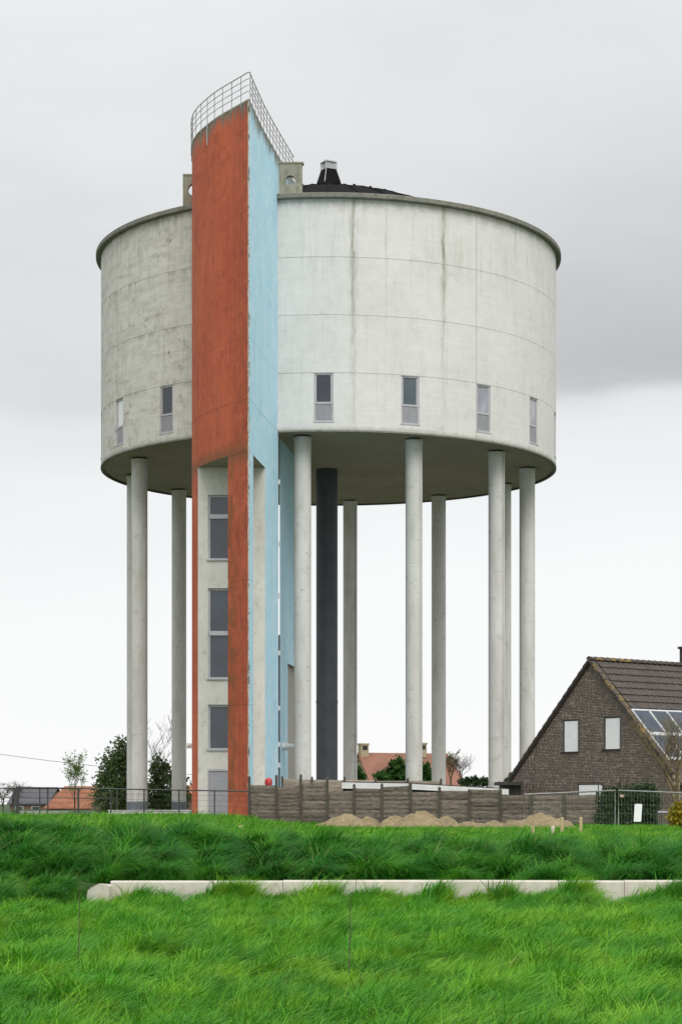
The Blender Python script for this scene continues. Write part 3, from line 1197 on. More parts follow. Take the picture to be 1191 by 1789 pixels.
def m_tile(name, lichen):
    t = NT(name)
    p = t.pos()
    n = t.noise(p, 5, 6, .65)
    r_ = t.rand()
    c = t.mix(r_, (.080, .062, .052), (.060, .050, .046))
    c = t.mix(t.math('MULTIPLY', t.rng(n, .45, .7), .6), c, (.125, .10, .08))
    n2 = t.noise(t.map(p, (1, 1, 1), (5, 2, 8)), 4.0, 5, .7)
    c = t.mix(t.math('MULTIPLY', t.rng(n2, .5, .6) if lichen else t.rng(n2, .70, .74), .8), c, (.32, .20, .045) if lichen else (.22, .18, .09))
    t.bump(n, .5, .01)
    return t.done(c, .8)


M['tile'] = m_tile('brown_roof_tile', False)
M['tile_l'] = m_tile('lichen_roof_tile', True)


def m_cell():
    t = NT('solar_cells')
    n = t.noise(t.pos(), 3, 3)
    c = t.mix(t.rng(n, .3, .7), (.040, .055, .085), (.065, .080, .105))
    return t.done(c, .30, IOR=1.35)


M['cell'] = m_cell()
M['alu'] = plain('panel_frame_alu', (.62, .63, .64), .4, .05, 3)


def build_house():
    h = empty('brick_house', HOUSE_O, 'brown brick gabled house with white shutters and brown tile roof beside the tower', 'house')
    zap = AP.z - .10
    ztop = lambda t: zap - SL * abs(t)
    # openings: t0,t1,z0,z1
    ops = []
    for x0, x1, y0, y1 in ((983, 1009, 1258, 1313), (1054.5, 1082, 1253, 1308.5)):
        t0, t1 = gt(x0), gt(x1)
        tm = (t0 + t1) / 2
        ops.append((t0, t1, gz(tm, y1), gz(tm, y0)))
    t0, t1 = gt(1008), gt(1052)
    ops.append((t0, t1, gz(t0, 1420), gz((t0 + t1) / 2, 1369.5)))
    # mortar backing with holes
    bk = MB()
    ts = sorted({-HW, HW, 0.0} | {o[0] for o in ops} | {o[1] for o in ops} | set(np.linspace(-HW, HW, 25)))
    for a, b in zip(ts, ts[1:]):
        m = (a + b) / 2
        cuts = [(-.4, None)]
        hs = sorted([(o[2], o[3]) for o in ops if o[0] < m < o[1]])
        lo = -.4
        for c, d in hs:
            bk.face([G(a, lo), G(b, lo), G(b, c), G(a, c)])
            lo = d
        bk.face([G(a, lo), G(b, lo), G(b, ztop(b)), G(a, ztop(a))])
    for (a, b, c, d) in ops:
        for q in ([G(a, c), G(a, d), G(a, d, -.08), G(a, c, -.08)], [G(b, d), G(b, c), G(b, c, -.08), G(b, d, -.08)],
                  [G(a, d), G(b, d), G(b, d, -.08), G(a, d, -.08)], [G(b, c), G(a, c), G(a, c, -.08), G(b, c, -.08)]):
            bk.face(q)
    # side and rear walls
    Lh = 9.0
    for s in (-1, 1):
        bk.face([G(s * HW, -.4), G(s * HW, ztop(HW)), G(s * HW, ztop(HW), -Lh), G(s * HW, -.4, -Lh)])
    bk.face([G(-HW, -.4, -Lh), G(HW, -.4, -Lh), G(HW, ztop(HW), -Lh), G(0, zap, -Lh), G(-HW, ztop(HW), -Lh)])
    wall = bk.build('wall', M['mortar'], h)
    # bricks, all proud of the mortar
    ch, bl, gap = .064, .20, .012
    V, Fq, tone = [], [], []
    tones = [(.22, .155, .125), (.16, .122, .11), (.27, .21, .155), (.12, .10, .095), (.21, .145, .145), (.34, .285, .22), (.19, .165, .12), (.14, .10, .10)]
    z, row = -.1, 0
    while z < zap - .1:
        lim = (zap - (z + ch)) / SL
        t = -HW + (row % 2) * bl / 2 + rnd.uniform(-.03, .03)
        while t < HW:
            L_ = bl * (1 if rnd.random() < .8 else .5)
            a, b = max(t, -lim), min(t + L_ - gap, lim)
            z1 = z + ch - gap
            if b - a > .03 and not any(a < o[1] + .005 and b > o[0] - .005 and z < o[3] and z1 > o[2] for o in ops):
                d = .010 + rnd.uniform(0, .010)
                base = len(V)
                V += [G(a, z, .0), G(b, z, .0), G(b, z1, .0), G(a, z1, .0), G(a, z, d), G(b, z, d), G(b, z1, d), G(a, z1, d)]
                for f in ((4, 5, 6, 7), (0, 1, 5, 4), (1, 2, 6, 5), (2, 3, 7, 6), (3, 0, 4, 7)):
                    Fq.append([base + i for i in f])
                c = rnd.choice(tones)
                c = tuple(.6 * q_ + .4 * m_ for q_, m_ in zip(c, (.215, .172, .140)))
                k = rnd.uniform(.9, 1.35)
                tone += [(c[0] * k, c[1] * k, c[2] * k, 1)] * 8
            t += L_
        z += ch
        row += 1
    bo = np_mesh('brick', np.array(V), np.array(Fq), M['brick'], h, HOUSE_O, kind='stuff')
    ca = bo.data.color_attributes.new('tone', 'FLOAT_COLOR', 'POINT')
    ca.data.foreach_set('color', np.array(tone, dtype=np.float32).ravel())
    # windows with closed white shutters
    for i, (a, b, c, d) in enumerate(ops):
        f = MB()
        def bx(mb, t0, t1, z0, z1, d0, d1):
            mb.box(t0, t1, d0, d1, z0, z1, 0, lambda t_, dd, zz_: G(t_, zz_, -dd))
        bx(f, a, a + .055, c, d, .02, .078)
        bx(f, b - .03, b, c, d, .02, .078)
        bx(f, a + .055, b - .03, d - .035, d, .02, .078)
        bx(f, a - .08, b + .06, c - .06, c - .002, -.07, .078)
        w = f.build('window', M['darkframe'], h)
        if i == 2:
            bx(f, 0, 0, 0, 0, 0, 0)
        tt = [(a + .055, b - .03)] if i < 2 else [(a + .055, a + (b - a) * .78), (a + (b - a) * .83, b - .03)]
        for (u0, u1) in tt:
            zb = c
            n = 14
            s = MB()
            for k in range(n):
                q0, q1 = zb + (d - .035 - zb) * k / n, zb + (d - .035 - zb) * (k + 1) / n
                bx(s, u0, u1, q0, q1 - .006, .030, .06)
            bx(s, u0, u1, zb, d - .04, .045, .07)
            s.build('shutter', M['shutter'], w)
    # roof slabs
    th = .10
    for s in (-1, 1):
        mb = MB()
        ov, ev = .12, HW + .25
        a0, a1 = G(0, zap + th, ov), G(s * ev, zap + th - SL * ev, ov)
        b0, b1 = G(0, zap + th, -Lh), G(s * ev, zap + th - SL * ev, -Lh)
        dn = Vector((0, 0, -.14))
        mb.face([a0, a1, b1, b0] if s > 0 else [a0, b0, b1, a1])
        low = [tuple(Vector(q) + dn) for q in (a0, a1, b1, b0)]
        mb.face(low[::-1] if s > 0 else low)
        mb.face([a0, low[0], low[1], a1])
        mb.face([a1, low[1], low[2], b1])
        rf = mb.build('roof', M['tile'], h)
        # verge tiles, one per course
        n = 17
        cl = ev / n
        for k in range(n):
            v = MB()
            t0, t1 = s * cl * k, s * (cl * (k + 1) + .04)
            za, zb_ = zap + th - SL * cl * k + .03, zap + th - SL * (cl * (k + 1) + .04) + .075
            c8 = [G(t0, za, ov + .05), G(t1, zb_, ov + .05), G(t1, zb_, ov - .22), G(t0, za, ov - .22)]
            lw = [tuple(Vector(q) + Vector((0, 0, -.13))) for q in c8]
            v.face(c8 if s > 0 else c8[::-1])
            for i in range(4):
                j = (i + 1) % 4
                q = [c8[i], lw[i], lw[j], c8[j]]
                v.face(q if s > 0 else q[::-1])
            v.build('verge_tile', M['tile_l'] if (s > 0 and k not in (8, 12)) else M['tile'], rf)
        if s > 0:
            # interlocking tiles on the visible slope above the panels
            tw, cv = .315, .283
            tm = MB()
            n_ = 8
            sec = [(-tw / 2 + tw * q / n_, .013 * math.sin(math.pi * 2 * q / n_)) for q in range(n_ + 1)]
            sl = cv * math.sqrt(1 + SL * SL)
            for (xa, ha), (xb, hb) in zip(sec, sec[1:]):
                tm.face([(xa, 0, ha + .005), (xb, 0, hb + .005), (xb, sl + .05, hb + .055), (xa, sl + .05, ha + .055)][::-1])
                tm.face([(xa, sl + .05, ha + .055), (xb, sl + .05, hb + .055), (xb, sl + .05, hb + .0), (xa, sl + .05, ha + .0)][::-1])
            tme = mesh_only(tm, 'roof_tile', M['tile'])
            # local axes: x along the ridge (away), y down the slope, z normal
            dn_ = (GD - Vector((0, 0, SL))).normalized()
            xa_ = -RD
            za_ = xa_.cross(dn_).normalized()
            if za_.z < 0:
                xa_ = RD
                za_ = xa_.cross(dn_).normalized()
            from mathutils import Matrix
            rot = Matrix((xa_, dn_, za_)).transposed().to_euler()
            for r_ in range(9):
                for c_ in range(26):
                    t_ = cv * r_ + .02
                    p = Vector(G(t_, zap + th - SL * t_, ov - .30 - tw * c_ - tw * .5)) + Vector((0, 0, rnd.uniform(.0, .006)))
                    inst('roof_tile', tme, rf, p - ORIG[rf.name], (rot.x, rot.y, rot.z + rnd.uniform(-.004, .004)))
            # ridge caps
            for c_ in range(24):
                v = MB()
                d0, d1 = ov + .03 - .36 * c_, ov + .03 - .36 * (c_ + 1) - .05
                pts, rr = [], .13
                for dd, up in ((d0, .03), (d1, .0)):
                    for q in range(7):
                        an = math.pi * q / 6
                        pts.append(G(rr * math.cos(an) * 1.1, zap + th - .03 + rr * math.sin(an) + up, dd))
                v.raw(pts, [(q, q + 1, q + 8, q + 7) for q in range(6)] + [tuple(range(6, -1, -1))])
                v.build('ridge_tile', M['tile_l'] if c_ < 9 else M['tile'], rf)
    # chimney
    cpos = AP + RD * 6.05
    cm = MB()
    X = lambda a, b, z_: tuple(Vector((cpos.x, cpos.y, 0)) + RD * a + GD * b + Vector((0, 0, z_)))
    cm.box(-.3, .4, -.3, .3, AP.z - .6, AP.z + .72, 0, lambda a, b, z_: X(a, b, z_))
    cm.box(-.36, .46, -.36, .36, AP.z + .72, AP.z + .82, 0, lambda a, b, z_: X(a, b, z_))
    co = cm.build('chimney', M['tile'], h)
    fl = MB()
    fl.box(-.42, .5, .30, .62, AP.z - .52, AP.z - .46, 0, lambda a, b, z_: X(a, b, z_ - (b - .3) * SL + .05))
    fl.build('flashing', M['metal'], co)
    # solar panels lying on the right slope
    vrow = [gt(1101), gt(1133.3), gt(1166)]
    k = 0
    places = {0: 'top row', 1: 'bottom row'}
    nm = ['nearest the gable', 'second from the gable', 'third from the gable', 'fourth from the gable']
    for r_ in range(2):
        for c_ in range(4):
            t0, t1 = vrow[r_] + .01, vrow[r_ + 1] - .01
            d0, d1 = -.02 - 1.03 * c_, -.02 - 1.03 * c_ - 1.01
            def S(t_, d_, up):
                z = zap + th - SL * t_
                n = Vector((0, 0, 1)) * up * 1.43
                return Vector(G(t_, z, d_)) + n
            org = S(t0, d0, .08)
            po = empty('solar_panel', org, 'solar panel on the brown tile roof, %s, %s' % (places[r_], nm[c_]), 'solar panel', 'solar panels on the tiled roof')
            def slab(mb, ta, tb, da, db, u0, u1):
                c8 = [S(ta, da, u0), S(tb, da, u0), S(tb, db, u0), S(ta, db, u0), S(ta, da, u1), S(tb, da, u1), S(tb, db, u1), S(ta, db, u1)]
                mb.raw(c8, [(0, 3, 2, 1), (4, 5, 6, 7), (0, 1, 5, 4), (1, 2, 6, 5), (2, 3, 7, 6), (3, 0, 4, 7)])
            fr = MB()
            e = .045
            slab(fr, t0, t0 + e, d0, d1, .06, .115)
            slab(fr, t1 - e, t1, d0, d1, .06, .115)
            slab(fr, t0 + e, t1 - e, d0, d0 - e, .06, .115)
            slab(fr, t0 + e, t1 - e, d1 + e, d1, .06, .115)
            fr.build('frame', M['alu'], po)
            g = MB()
            slab(g, t0 + e, t1 - e, d0 - e, d1 + e, .07, .103)
            g.build('cells', M['cell'], po)
    return h


build_house()

# ------------------------------------------------------------------ concrete panel fences
M['slab'] = m_conc('rough_fence_slab', (.215, .178, .142), (.085, .067, .052), .9, 4.2, greens=.06, k=(.7, .7, 1.9))
M['slab2'] = m_conc('brown_fence_slab', (.34, .285, .23), (.20, .165, .13), .7, 2.6, greens=.12, k=(.35, .35, 2.2))
M['post'] = m_conc('fence_post', (.085, .076, .060), (.045, .040, .032), .6, 3.0, greens=.35)
FM_CACHE = {}


def fence_run(name, label, posts, tops, bots_z, ymap, slab_h, ms, mpst, pw=.10, over=.16):
    """posts: photo x and top y of each post; tops: photo y of panel tops; a loop of slabs between every two posts"""
    P0 = [P(x, y, ymap(x)) for x, y in posts]
    root = empty(name, (P0[0].x, P0[0].y, bots_z), label, 'fence')
    for p in P0:
        mb = MB()
        s = pw / 2
        mb.box(p.x - s, p.x + s, p.y - s - .04, p.y + s, bots_z - .3, p.z)
        # chamfered head
        mb.raw([(p.x - s, p.y - s - .04, p.z), (p.x + s, p.y - s - .04, p.z), (p.x + s, p.y + s, p.z), (p.x - s, p.y + s, p.z), (p.x, p.y, p.z + .04)], [(0, 1, 4), (1, 2, 4), (2, 3, 4), (3, 0, 4)])
        mb.build('post', mpst, root)
    for i, (a, b) in enumerate(zip(P0, P0[1:])):
        xm = (posts[i][0] + posts[i + 1][0]) / 2
        ym = ymap(xm)
        zt0, zt1 = (EYE + (HY - t) * ym / F for t in tops[i])
        d = Vector((b.x - a.x, b.y - a.y, 0))
        L_ = d.length
        ang = math.atan2(d.y, d.x)
        dirv = d.normalized()
        n = max(3, round((min(zt0, zt1) - bots_z) / slab_h))
        hh = (min(zt0, zt1) - bots_z) / n
        for k in range(n):
            last = k == n - 1
            extra = (zt0 - min(zt0, zt1), zt1 - min(zt0, zt1)) if last else (0, 0)
            mb = MB()
            z0 = bots_z + hh * k
            segs = 9
            jig = [rnd.uniform(-.014, .014) for _ in range(segs + 1)]
            jig2 = [rnd.uniform(-.010, .010) for _ in range(segs + 1)]
            off = rnd.uniform(-.008, .008)
            row = []
            for q in range(segs + 1):
                u = .035 + (L_ - .07) * q / segs
                e = extra[0] + (extra[1] - extra[0]) * q / segs
                zz0, zz1 = z0 + .002 + jig[q] * .3, z0 + hh - .002 + e + jig2[q] * .3
                mid = (zz0 + zz1) / 2
                px = lambda o_, z_: tuple(Vector((a.x, a.y, z_)) + dirv * u + Vector((dirv.y, -dirv.x, 0)) * o_)
                row.append([px(-.02, zz0), px(.012 + off, zz0), px(.022 + off + jig[q] * 1.4, mid - .03), px(.022 + off + jig2[q] * 1.4, mid + .03), px(.010 + off, zz1), px(-.02, zz1)])
            vs_ = [v for r_ in row for v in r_]
            fs = []
            for q in range(segs):
                for w in range(5):
                    b0 = q * 6 + w
                    fs.append((b0, b0 + 6, b0 + 7, b0 + 1))
            mb.raw(vs_, fs)
            mb.build('slab', ms, root, smooth=25)
        bk = MB()
        nrm = Vector((dirv.y, -dirv.x, 0))
        q = [Vector((a.x, a.y, 0)) - nrm * .021, Vector((b.x, b.y, 0)) - nrm * .021]
        q += [Vector((b.x, b.y, 0)) - nrm * .05, Vector((a.x, a.y, 0)) - nrm * .05]
        bk.prism([(v.x, v.y) for v in q], bots_z - .1, min(zt0, zt1) - .02)
        bk.build('back_board', mpst, root)
    return root


fence_run('concrete_panel_fence', 'weathered grey-brown concrete slab fence in front of the tower, behind the sand heaps',
          [(435.5, 1357), (483, 1355), (525.4, 1354), (571.6, 1359), (618.6, 1371), (666.8, 1370), (716.8, 1368), (767.2, 1376), (819.2, 1380), (873.4, 1379), (927.5, 1387), (984.5, 1387), (1043, 1383)],
          [(1371, 1372), (1375, 1372), (1369, 1366), (1383, 1382), (1377, 1378), (1375, 1373), (1384, 1384), (1381, 1382), (1379, 1380), (1389, 1390), (1390, 1389), (1390, 1388)],
          -.08, lambda x: 77.5 - (x - 435) / 608 * 8.5, .155, M['slab'], M['post'])
fence_run('garden_wall_fence', 'lower pale brown concrete slab fence seen just above the front slab fence',
          [(493, 1357), (545, 1358), (601.5, 1358), (655.5, 1359), (712, 1360), (770, 1361)],
          [(1361, 1362), (1362, 1363), (1363, 1363), (1364, 1364), (1364, 1365)],
          .2, lambda x: 83.2, .17, M['slab2'], M['post'], .09)

# ------------------------------------------------------------------ low sheds with white fascia
M['felt'] = plain('dark_roof_felt', (.035, .035, .033), .85, .25, 4)
M['shedwall'] = plain('dark_shed_boards', (.030, .028, .026), .85, .2, 3)


def shed(x0, x1, y0t, y1t, thick, Y, depth, label):
    a, b = P(x0, y0t, Y), P(x1, y1t, Y)
    root = empty('garden_shed', (a.x, a.y, 0), label, 'shed')
    th = thick * Y / F
    def xf(u, v, w):   # u along, v depth, w height above roof edge line
        q = a.lerp(b, u)
        return (q.x, q.y + v, q.z + w)
    f = MB()
    f.box(0, 1, 0, .06, -th * .55, 0, 0, xf)
    f.box(0, 1, .006, .08, -th, -th * .55 - .001, 0, xf)
    f.build('fascia', M['white'], root)
    f = MB()
    f.box(-.004, 1.004, -.01, depth, .002, .03, 0, xf)
    f.build('roof', M['felt'], root)
    f = MB()
    f.box(.02, .98, .10, depth - .1, -1.6, -.002, 0, xf)
    f.build('wall', M['shedwall'], root)


shed(597, 716, 1366.5, 1368.5, 11, 80.5, 1.6, 'low shed with a white fascia behind the slab fence, left one under the columns')
shed(716.5, 888, 1369, 1378.5, 10, 79.3, 1.9, 'longer low shed with white fascia behind the slab fence, right one reaching the brick house')
lean = empty('lean_to', P(905, 1380, 84.5), 'dark flat-roofed lean-to between the white shed and the brick house', 'lean-to')
mb = MB()
a = P(868, 1366, 85.2)
b = P(908, 1372, 85.2)
mb.box(a.x, b.x + .1, 84.6, 87, a.z - .14, a.z)
mb.build('roof', M['felt'], lean)
mb = MB()
mb.box(a.x + .2, b.x, 84.9, 86.8, -.1, a.z - .141)
mb.build('wall', M['shedwall'], lean)

# ------------------------------------------------------------------ red post head and small things at the tower foot
p = P(469, 1371, 78.6)
o = empty('red_marker_post', (p.x, p.y, 0), 'small red domed marker post head showing above the slab fence', 'marker post')
mb = MB()
mb.lathe(p.x, p.y, [(.13, -.1), (.13, p.z + .02), (.145, p.z + .03), (.145, p.z + .14), (.13, p.z + .20), (.08, p.z + .25), (.005, p.z + .265)], 16)
mb.build('body', M['red'], o, smooth=40)
mb = MB()
mb.box(p.x + .02, p.x + .06, p.y - .150, p.y - .12, p.z + .05, p.z + .17)
mb.build('reflector', M['pink0'], o)

# low white wall under the left columns
M['lowwall'] = m_conc('low_white_wall', (.55, .55, .53), (.30, .29, .25), .5, 2.0, k=(1, 1, 1))


def low_wall(x0, x1, yt, Y, label):
    a, b = P(x0, yt, Y), P(x1, yt, Y)
    r_ = empty('low_wall', (a.x, Y, 0), label, 'low wall')
    n = max(2, round((b.x - a.x) / .9))
    for k in range(n):
        u0, u1 = a.x + (b.x - a.x) * k / n, a.x + (b.x - a.x) * (k + 1) / n
        mb = MB()
        mb.box(u0 + .006, u1 - .006, Y, Y + .22, -.2, a.z - .04 + rnd.uniform(-.01, .01))
        mb.build('block', M['lowwall'], r_)
    mb = MB()
    mb.box(a.x - .02, b.x + .02, Y - .03, Y + .25, a.z - .028, a.z + .01)
    mb.build('coping', M['lowwall'], r_)


low_wall(190, 333, 1415.5, 84.0, 'low white wall at the foot of the tower columns, left of the orange fin')
low_wall(36, 118, 1418, 96.0, 'low white wall in front of the far orange-roofed houses')

# ------------------------------------------------------------------ left steel railing fences
M['fencesteel'] = plain('dark_green_steel', (.045, .050, .048), .6, .2, 5)


def rail_fence(label, xs, yfun, Y, lower, thick0):
    p0 = P(xs[0], yfun(xs[0]), Y)
    r_ = empty('railing_fence', (p0.x, Y, -.05), label, 'fence')
    for i, x in enumerate(xs):
        q = P(x, yfun(x), Y)
        mb = MB()
        s = thick0 if i == 0 else .025
        mb.box(q.x - s, q.x + s, Y - s, Y + s, -.3, q.z + .03)
        mb.build('post', M['fencesteel'], r_)
    a, b = P(xs[0], yfun(xs[0]), Y), P(xs[-1], yfun(xs[-1]), Y)
    for k, dz in enumerate([0] + lower):
        mb = MB()
        mb.tube([a + Vector((0, -.05, -dz)), b + Vector((0, -.05, -dz))], .028 if k == 0 else .018, 6)
        mb.build('rail', M['fencesteel'], r_)
    # thin wires
    for k in range(5):
        mb = MB()
        dz = .18 + k * .2
        mb.tube([a + Vector((0, -.03, -dz)), b + Vector((0, -.03, -dz))], .004, 4)
        mb.build('wire', M['fencesteel'], r_)


rail_fence('dark steel railing fence across the tower door', [31, 84, 137, 194, 252, 313, 375, 437], lambda x: 1375.5 + (x - 31) / 406 * 7, 76.0, [], .06)
rail_fence('thin far railing fence with a middle rail at the left edge', [-60, -18, 26, 70, 138, 205], lambda x: 1377 + (x + 60) / 265 * 1, 90.0, [.42], .035)

# ------------------------------------------------------------------ sand heaps
def m_sand():
    t = NT('sandy_soil')
    p = t.pos()
    n = t.noise(p, 3.0, 7, .7)
    n2 = t.noise(p, 14, 5, .7)
    c = t.mix(t.rng(n, .35, .65), (.32, .25, .145), (.20, .155, .085))
    c = t.mix(t.math('MULTIPLY', t.rng(n2, .5, .7), .6), c, (.44, .36, .22))
    t.bump(n2, .8, .04)
    return t.done(c, .97)


M['sand'] = m_sand()


def heap(label, x0, x1, Y, peaks, seed):
    a, b = P(x0, HY, Y).x, P(x1, HY, Y).x
    nx, ny = 90, 40
    dep = 1.7
    X, Yv = np.meshgrid(np.linspace(a, b, nx), np.linspace(Y - dep / 2, Y + dep / 2, ny))
    zb = -.16
    Z = np.zeros_like(X)
    for px_, py_, w in peaks:
        c = P(px_, py_, Y)
        wx = w * Y / F
        h = c.z - zb
        r_ = np.sqrt(((X - c.x) / wx) ** 2 + ((Yv - Y) / .55) ** 2)
        Z = np.maximum(Z, h * np.clip(1.05 - r_ * .62, 0, 1) ** 1.15)
    edge = np.minimum(1, np.minimum((X - a), (b - X)) / .3) * np.minimum(1, (dep / 2 - abs(Yv - Y)) / .25)
    N = np.array([[mnoise.fractal(Vector((x * 2.2 + seed, y * 2.2, seed)), 1.0, 2.0, 5) for x, y in zip(r1, r2)] for r1, r2 in zip(X, Yv)])
    N2 = np.array([[mnoise.fractal(Vector((x * 7 + seed, y * 7, seed * 2)), 1.0, 2.0, 4) for x, y in zip(r1, r2)] for r1, r2 in zip(X, Yv)])
    Z = zb + (Z + (N * .11 + N2 * .035) * np.clip(Z * 6, 0, 1) + .03) * np.clip(edge, 0, 1) - .02
    V = np.stack([X, Yv, Z], -1).reshape(-1, 3)
    i, j = np.meshgrid(np.arange(nx - 1), np.arange(ny - 1))
    q = (j * nx + i).ravel()
    o = np_mesh('sand_heap', V, np.stack([q, q + 1, q + 1 + nx, q + nx], -1), M['sand'], None, (a, Y, zb), smooth=True)
    tag(o, label, 'sand heap', 'heaps of dug sand along the fence')


heap('twin-peaked sand heap at the left of the row', 536, 672, 63.0, [(608, 1423, 46), (641, 1426, 32), (580, 1436, 40)], 1.0)
heap('widest sand heap, in the middle of the row', 650, 812, 62.5, [(735, 1418, 52), (690, 1427, 40), (775, 1425, 32)], 5.0)
heap('flat low sand ridge between two higher sand heaps', 786, 900, 62.8, [(820, 1436, 40), (860, 1437, 40)], 9.0)
heap('sand heap at the right of the row behind wooden stakes', 868, 1012, 62.0, [(943, 1422, 46), (905, 1432, 40), (975, 1431, 30)], 13.0)

# ------------------------------------------------------------------ survey stakes
M['wood'] = plain('pale_stake_wood', (.50, .40, .22), .8, .12, 20)
M['woodw'] = plain('whitish_stake_wood', (.62, .55, .45), .8, .12, 20)
for x, yt, w, m_, Y, lab in ((1014, 1428, 5, 'wood', 50.5, 'tall pale wooden stake, rightmost of the stakes'), (981, 1428, 5.5, 'wood', 50.2, 'tall pale wooden stake in front of the right sand heap'),
                        (965, 1443, 6, 'woodw', 49.8, 'short whitish wooden stake beside the tall stake at the sand heap'), (930, 1443, 6, 'wood', 49.6, 'short wooden stake, leftmost in front of the right sand heap'),
                        (420, 1442, 6, 'wood', 47.0, 'short pale stake in the grass below the blue fin edge'), (380, 1442.5, 5, 'wood', 47.0, 'short pale stake in the grass below the grey door')):
    q = P(x, yt, Y)
    s = w / 2 * Y / F
    mb = MB()
    mb.box(q.x - s, q.x + s, Y - s, Y + s, -.4, q.z - .01)
    mb.raw([(q.x - s, Y - s, q.z - .01), (q.x + s, Y - s, q.z - .01), (q.x + s, Y + s, q.z - .01), (q.x - s, Y + s, q.z - .01),
            (q.x - s * .7, Y - s * .7, q.z), (q.x + s * .7, Y - s * .7, q.z + .006), (q.x + s * .7, Y + s * .7, q.z + .006), (q.x - s * .7, Y + s * .7, q.z)],
           [(0, 1, 5, 4), (1, 2, 6, 5), (2, 3, 7, 6), (3, 0, 4, 7), (4, 5, 6, 7)])
    tag(mb.build('wooden_stake', M[m_], None, (q.x, Y, -.1)), lab, 'stake', 'survey stakes in the grass')

# ------------------------------------------------------------------ temporary site fencing, right
M['galv'] = plain('site_fence_steel', (.30, .31, .29), .5, .15, 6, 0, Metallic=.4)


def site_panel(label, xa, ya, xb, yb, Ya, Yb, mesh=True):
    a, b = P(xa, ya, Ya), P(xb, yb, Yb)
    zb = -.12
    r_ = empty('site_fence_panel', (a.x, a.y, zb), label, 'fence panel', 'mesh site fence panels')
    fr = MB()
    a0, b0 = Vector((a.x, a.y, zb)), Vector((b.x, b.y, zb))
    fr.tube([a0, a, b, b0], .026, 7)
    fr.build('frame', M['galv'], r_, smooth=40)
    n = int((b - a).length / .10)
    mb = MB()
    for k in range(1, n):
        t = k / n
        p0, p1 = a0.lerp(b0, t), a.lerp(b, t)
        mb.tube([p0, p1], .0022, 3, caps=False)
    for z in (.15, .38, .62, .88):
        mb.tube([a0.lerp(a, z), b0.lerp(b, z)], .0025, 3, caps=False)
    mb.build('wire_mesh', M['galv'], r_)
    return r_


site_panel('mesh site fence panel in front of the slab fence end, left of the paired poles', 915, 1388, 1073.5, 1381, 62.5, 63.5)
site_panel('mesh site fence panel in front of the dark hedge, right of the paired poles', 1079.5, 1381, 1215, 1386, 63.5, 62.5)
q = P(1113, 1420, 63.2)
mb = MB()
s = .115
pts = []
for (u, w) in ((-s, -.26), (-s * .8, -.275), (s * .8, -.275), (s, -.255), (s, .255), (s * .8, .275), (-s * .8, .275), (-s, .255)):
    pts.append((q.x + u + w * .06, q.z + w))
b0 = [(x_, q.y - .07, z_) for x_, z_ in pts]
b1 = [(x_, q.y - .05, z_) for x_, z_ in pts]
mb.face(b0)
mb.face(b1[::-1])
for k in range(8):
    j = (k + 1) % 8
    mb.face([b0[k], b1[k], b1[j], b0[j]])
tag(mb.build('blank_sign', M['shutter'], None, (q.x, q.y, q.z)), 'blank white upright sign plate hung on the mesh fence before the hedge', 'sign')
q = P(1085, 1390.5, 63.2)
mb = MB()
mb.box(q.x - .06, q.x + .06, q.y - .06, q.y - .045, q.z - .04, q.z + .04)
mb.box(q.x - .05, q.x + .05, q.y - .064, q.y - .0605, q.z - .008, q.z + .012)
M['pink'] = plain('faded_tag', (.55, .38, .33), .6, .1)
tag(mb.build('fence_tag', M['pink'], None, (q.x, q.y, q.z)), 'small faded pink tag near the top of the mesh fence', 'tag')

# ------------------------------------------------------------------ foreground concrete kerb wall
M['kerb'] = m_conc('cream_concrete_block', (.70, .66, .57), (.50, .44, .34), .45, 2.4, greens=.1, k=(1, 1, .35))
kw = empty('retaining_wall', (WALL_X0, WALL_Y, -1.1), 'low cream concrete block wall across the meadow', 'wall')
zt = EYE + (HY - 1538.5) * WALL_Y / F
joints = [193, 372, 494, 622, 771, 888, 990, 1090, 1195, 1300, 1410, 1520, 1635, 1750, 1860, 1980]
for i in range(len(joints) - 1):
    x0, x1 = ((j - CX) / F * WALL_Y for j in joints[i:i + 2])
    mb = MB()
    dz = rnd.uniform(-.008, .004)
    c = .022
    z1 = zt + dz
    prof = [(0, -1.45), (0, z1 - c), (c, z1), (.26 - c, z1), (.26, z1 - c), (.26, -1.45)]
    x0 += .002
    x1 -= .002
    e = .002
    ring0 = [(x0 + e, WALL_Y + p_[0], p_[1]) for p_ in prof]
    ring1 = [(x1 - e, WALL_Y + p_[0], p_[1]) for p_ in prof]
    n = len(prof)
    for k in range(n - 1):
        mb.face([ring0[k], ring1[k], ring1[k + 1], ring0[k + 1]][::-1])
    mb.face(ring0)
    mb.face(ring1[::-1])
    mb.build('block', M['kerb'], kw)
# the broken, rounded end block, set a little forward and lower
eb = MB()
ex0, ex1 = (152 - CX) / F * 32.6, (191 - CX) / F * 32.6
ez = EYE + (HY - 1545) * 32.6 / F
outl = [(ex0, -1.45), (ex1, -1.45), (ex1, ez - .03), (ex1 - .04, ez), (ex0 + .19, ez + .01), (ex0 + .07, ez - .04), (ex0 + .02, ez - .10), (ex0, ez - .2)]
f0 = [(x_, 32.55 + (.03 if i in (0, 7, 6) else 0), z_) for i, (x_, z_) in enumerate(outl)]
f1 = [(x_ + .02, 32.9, z_ - .01) for x_, z_ in outl]
eb.face(f0[::-1])
eb.face(f1)
for k in range(len(outl)):
    j = (k + 1) % len(outl)
    eb.face([f0[k], f0[j], f1[j], f1[k]])
tag(eb.build('end_block', M['kerb'], None, (ex0, 32.6, -1.1)), 'broken rounded concrete block leaning at the left end of the low wall', 'concrete block')

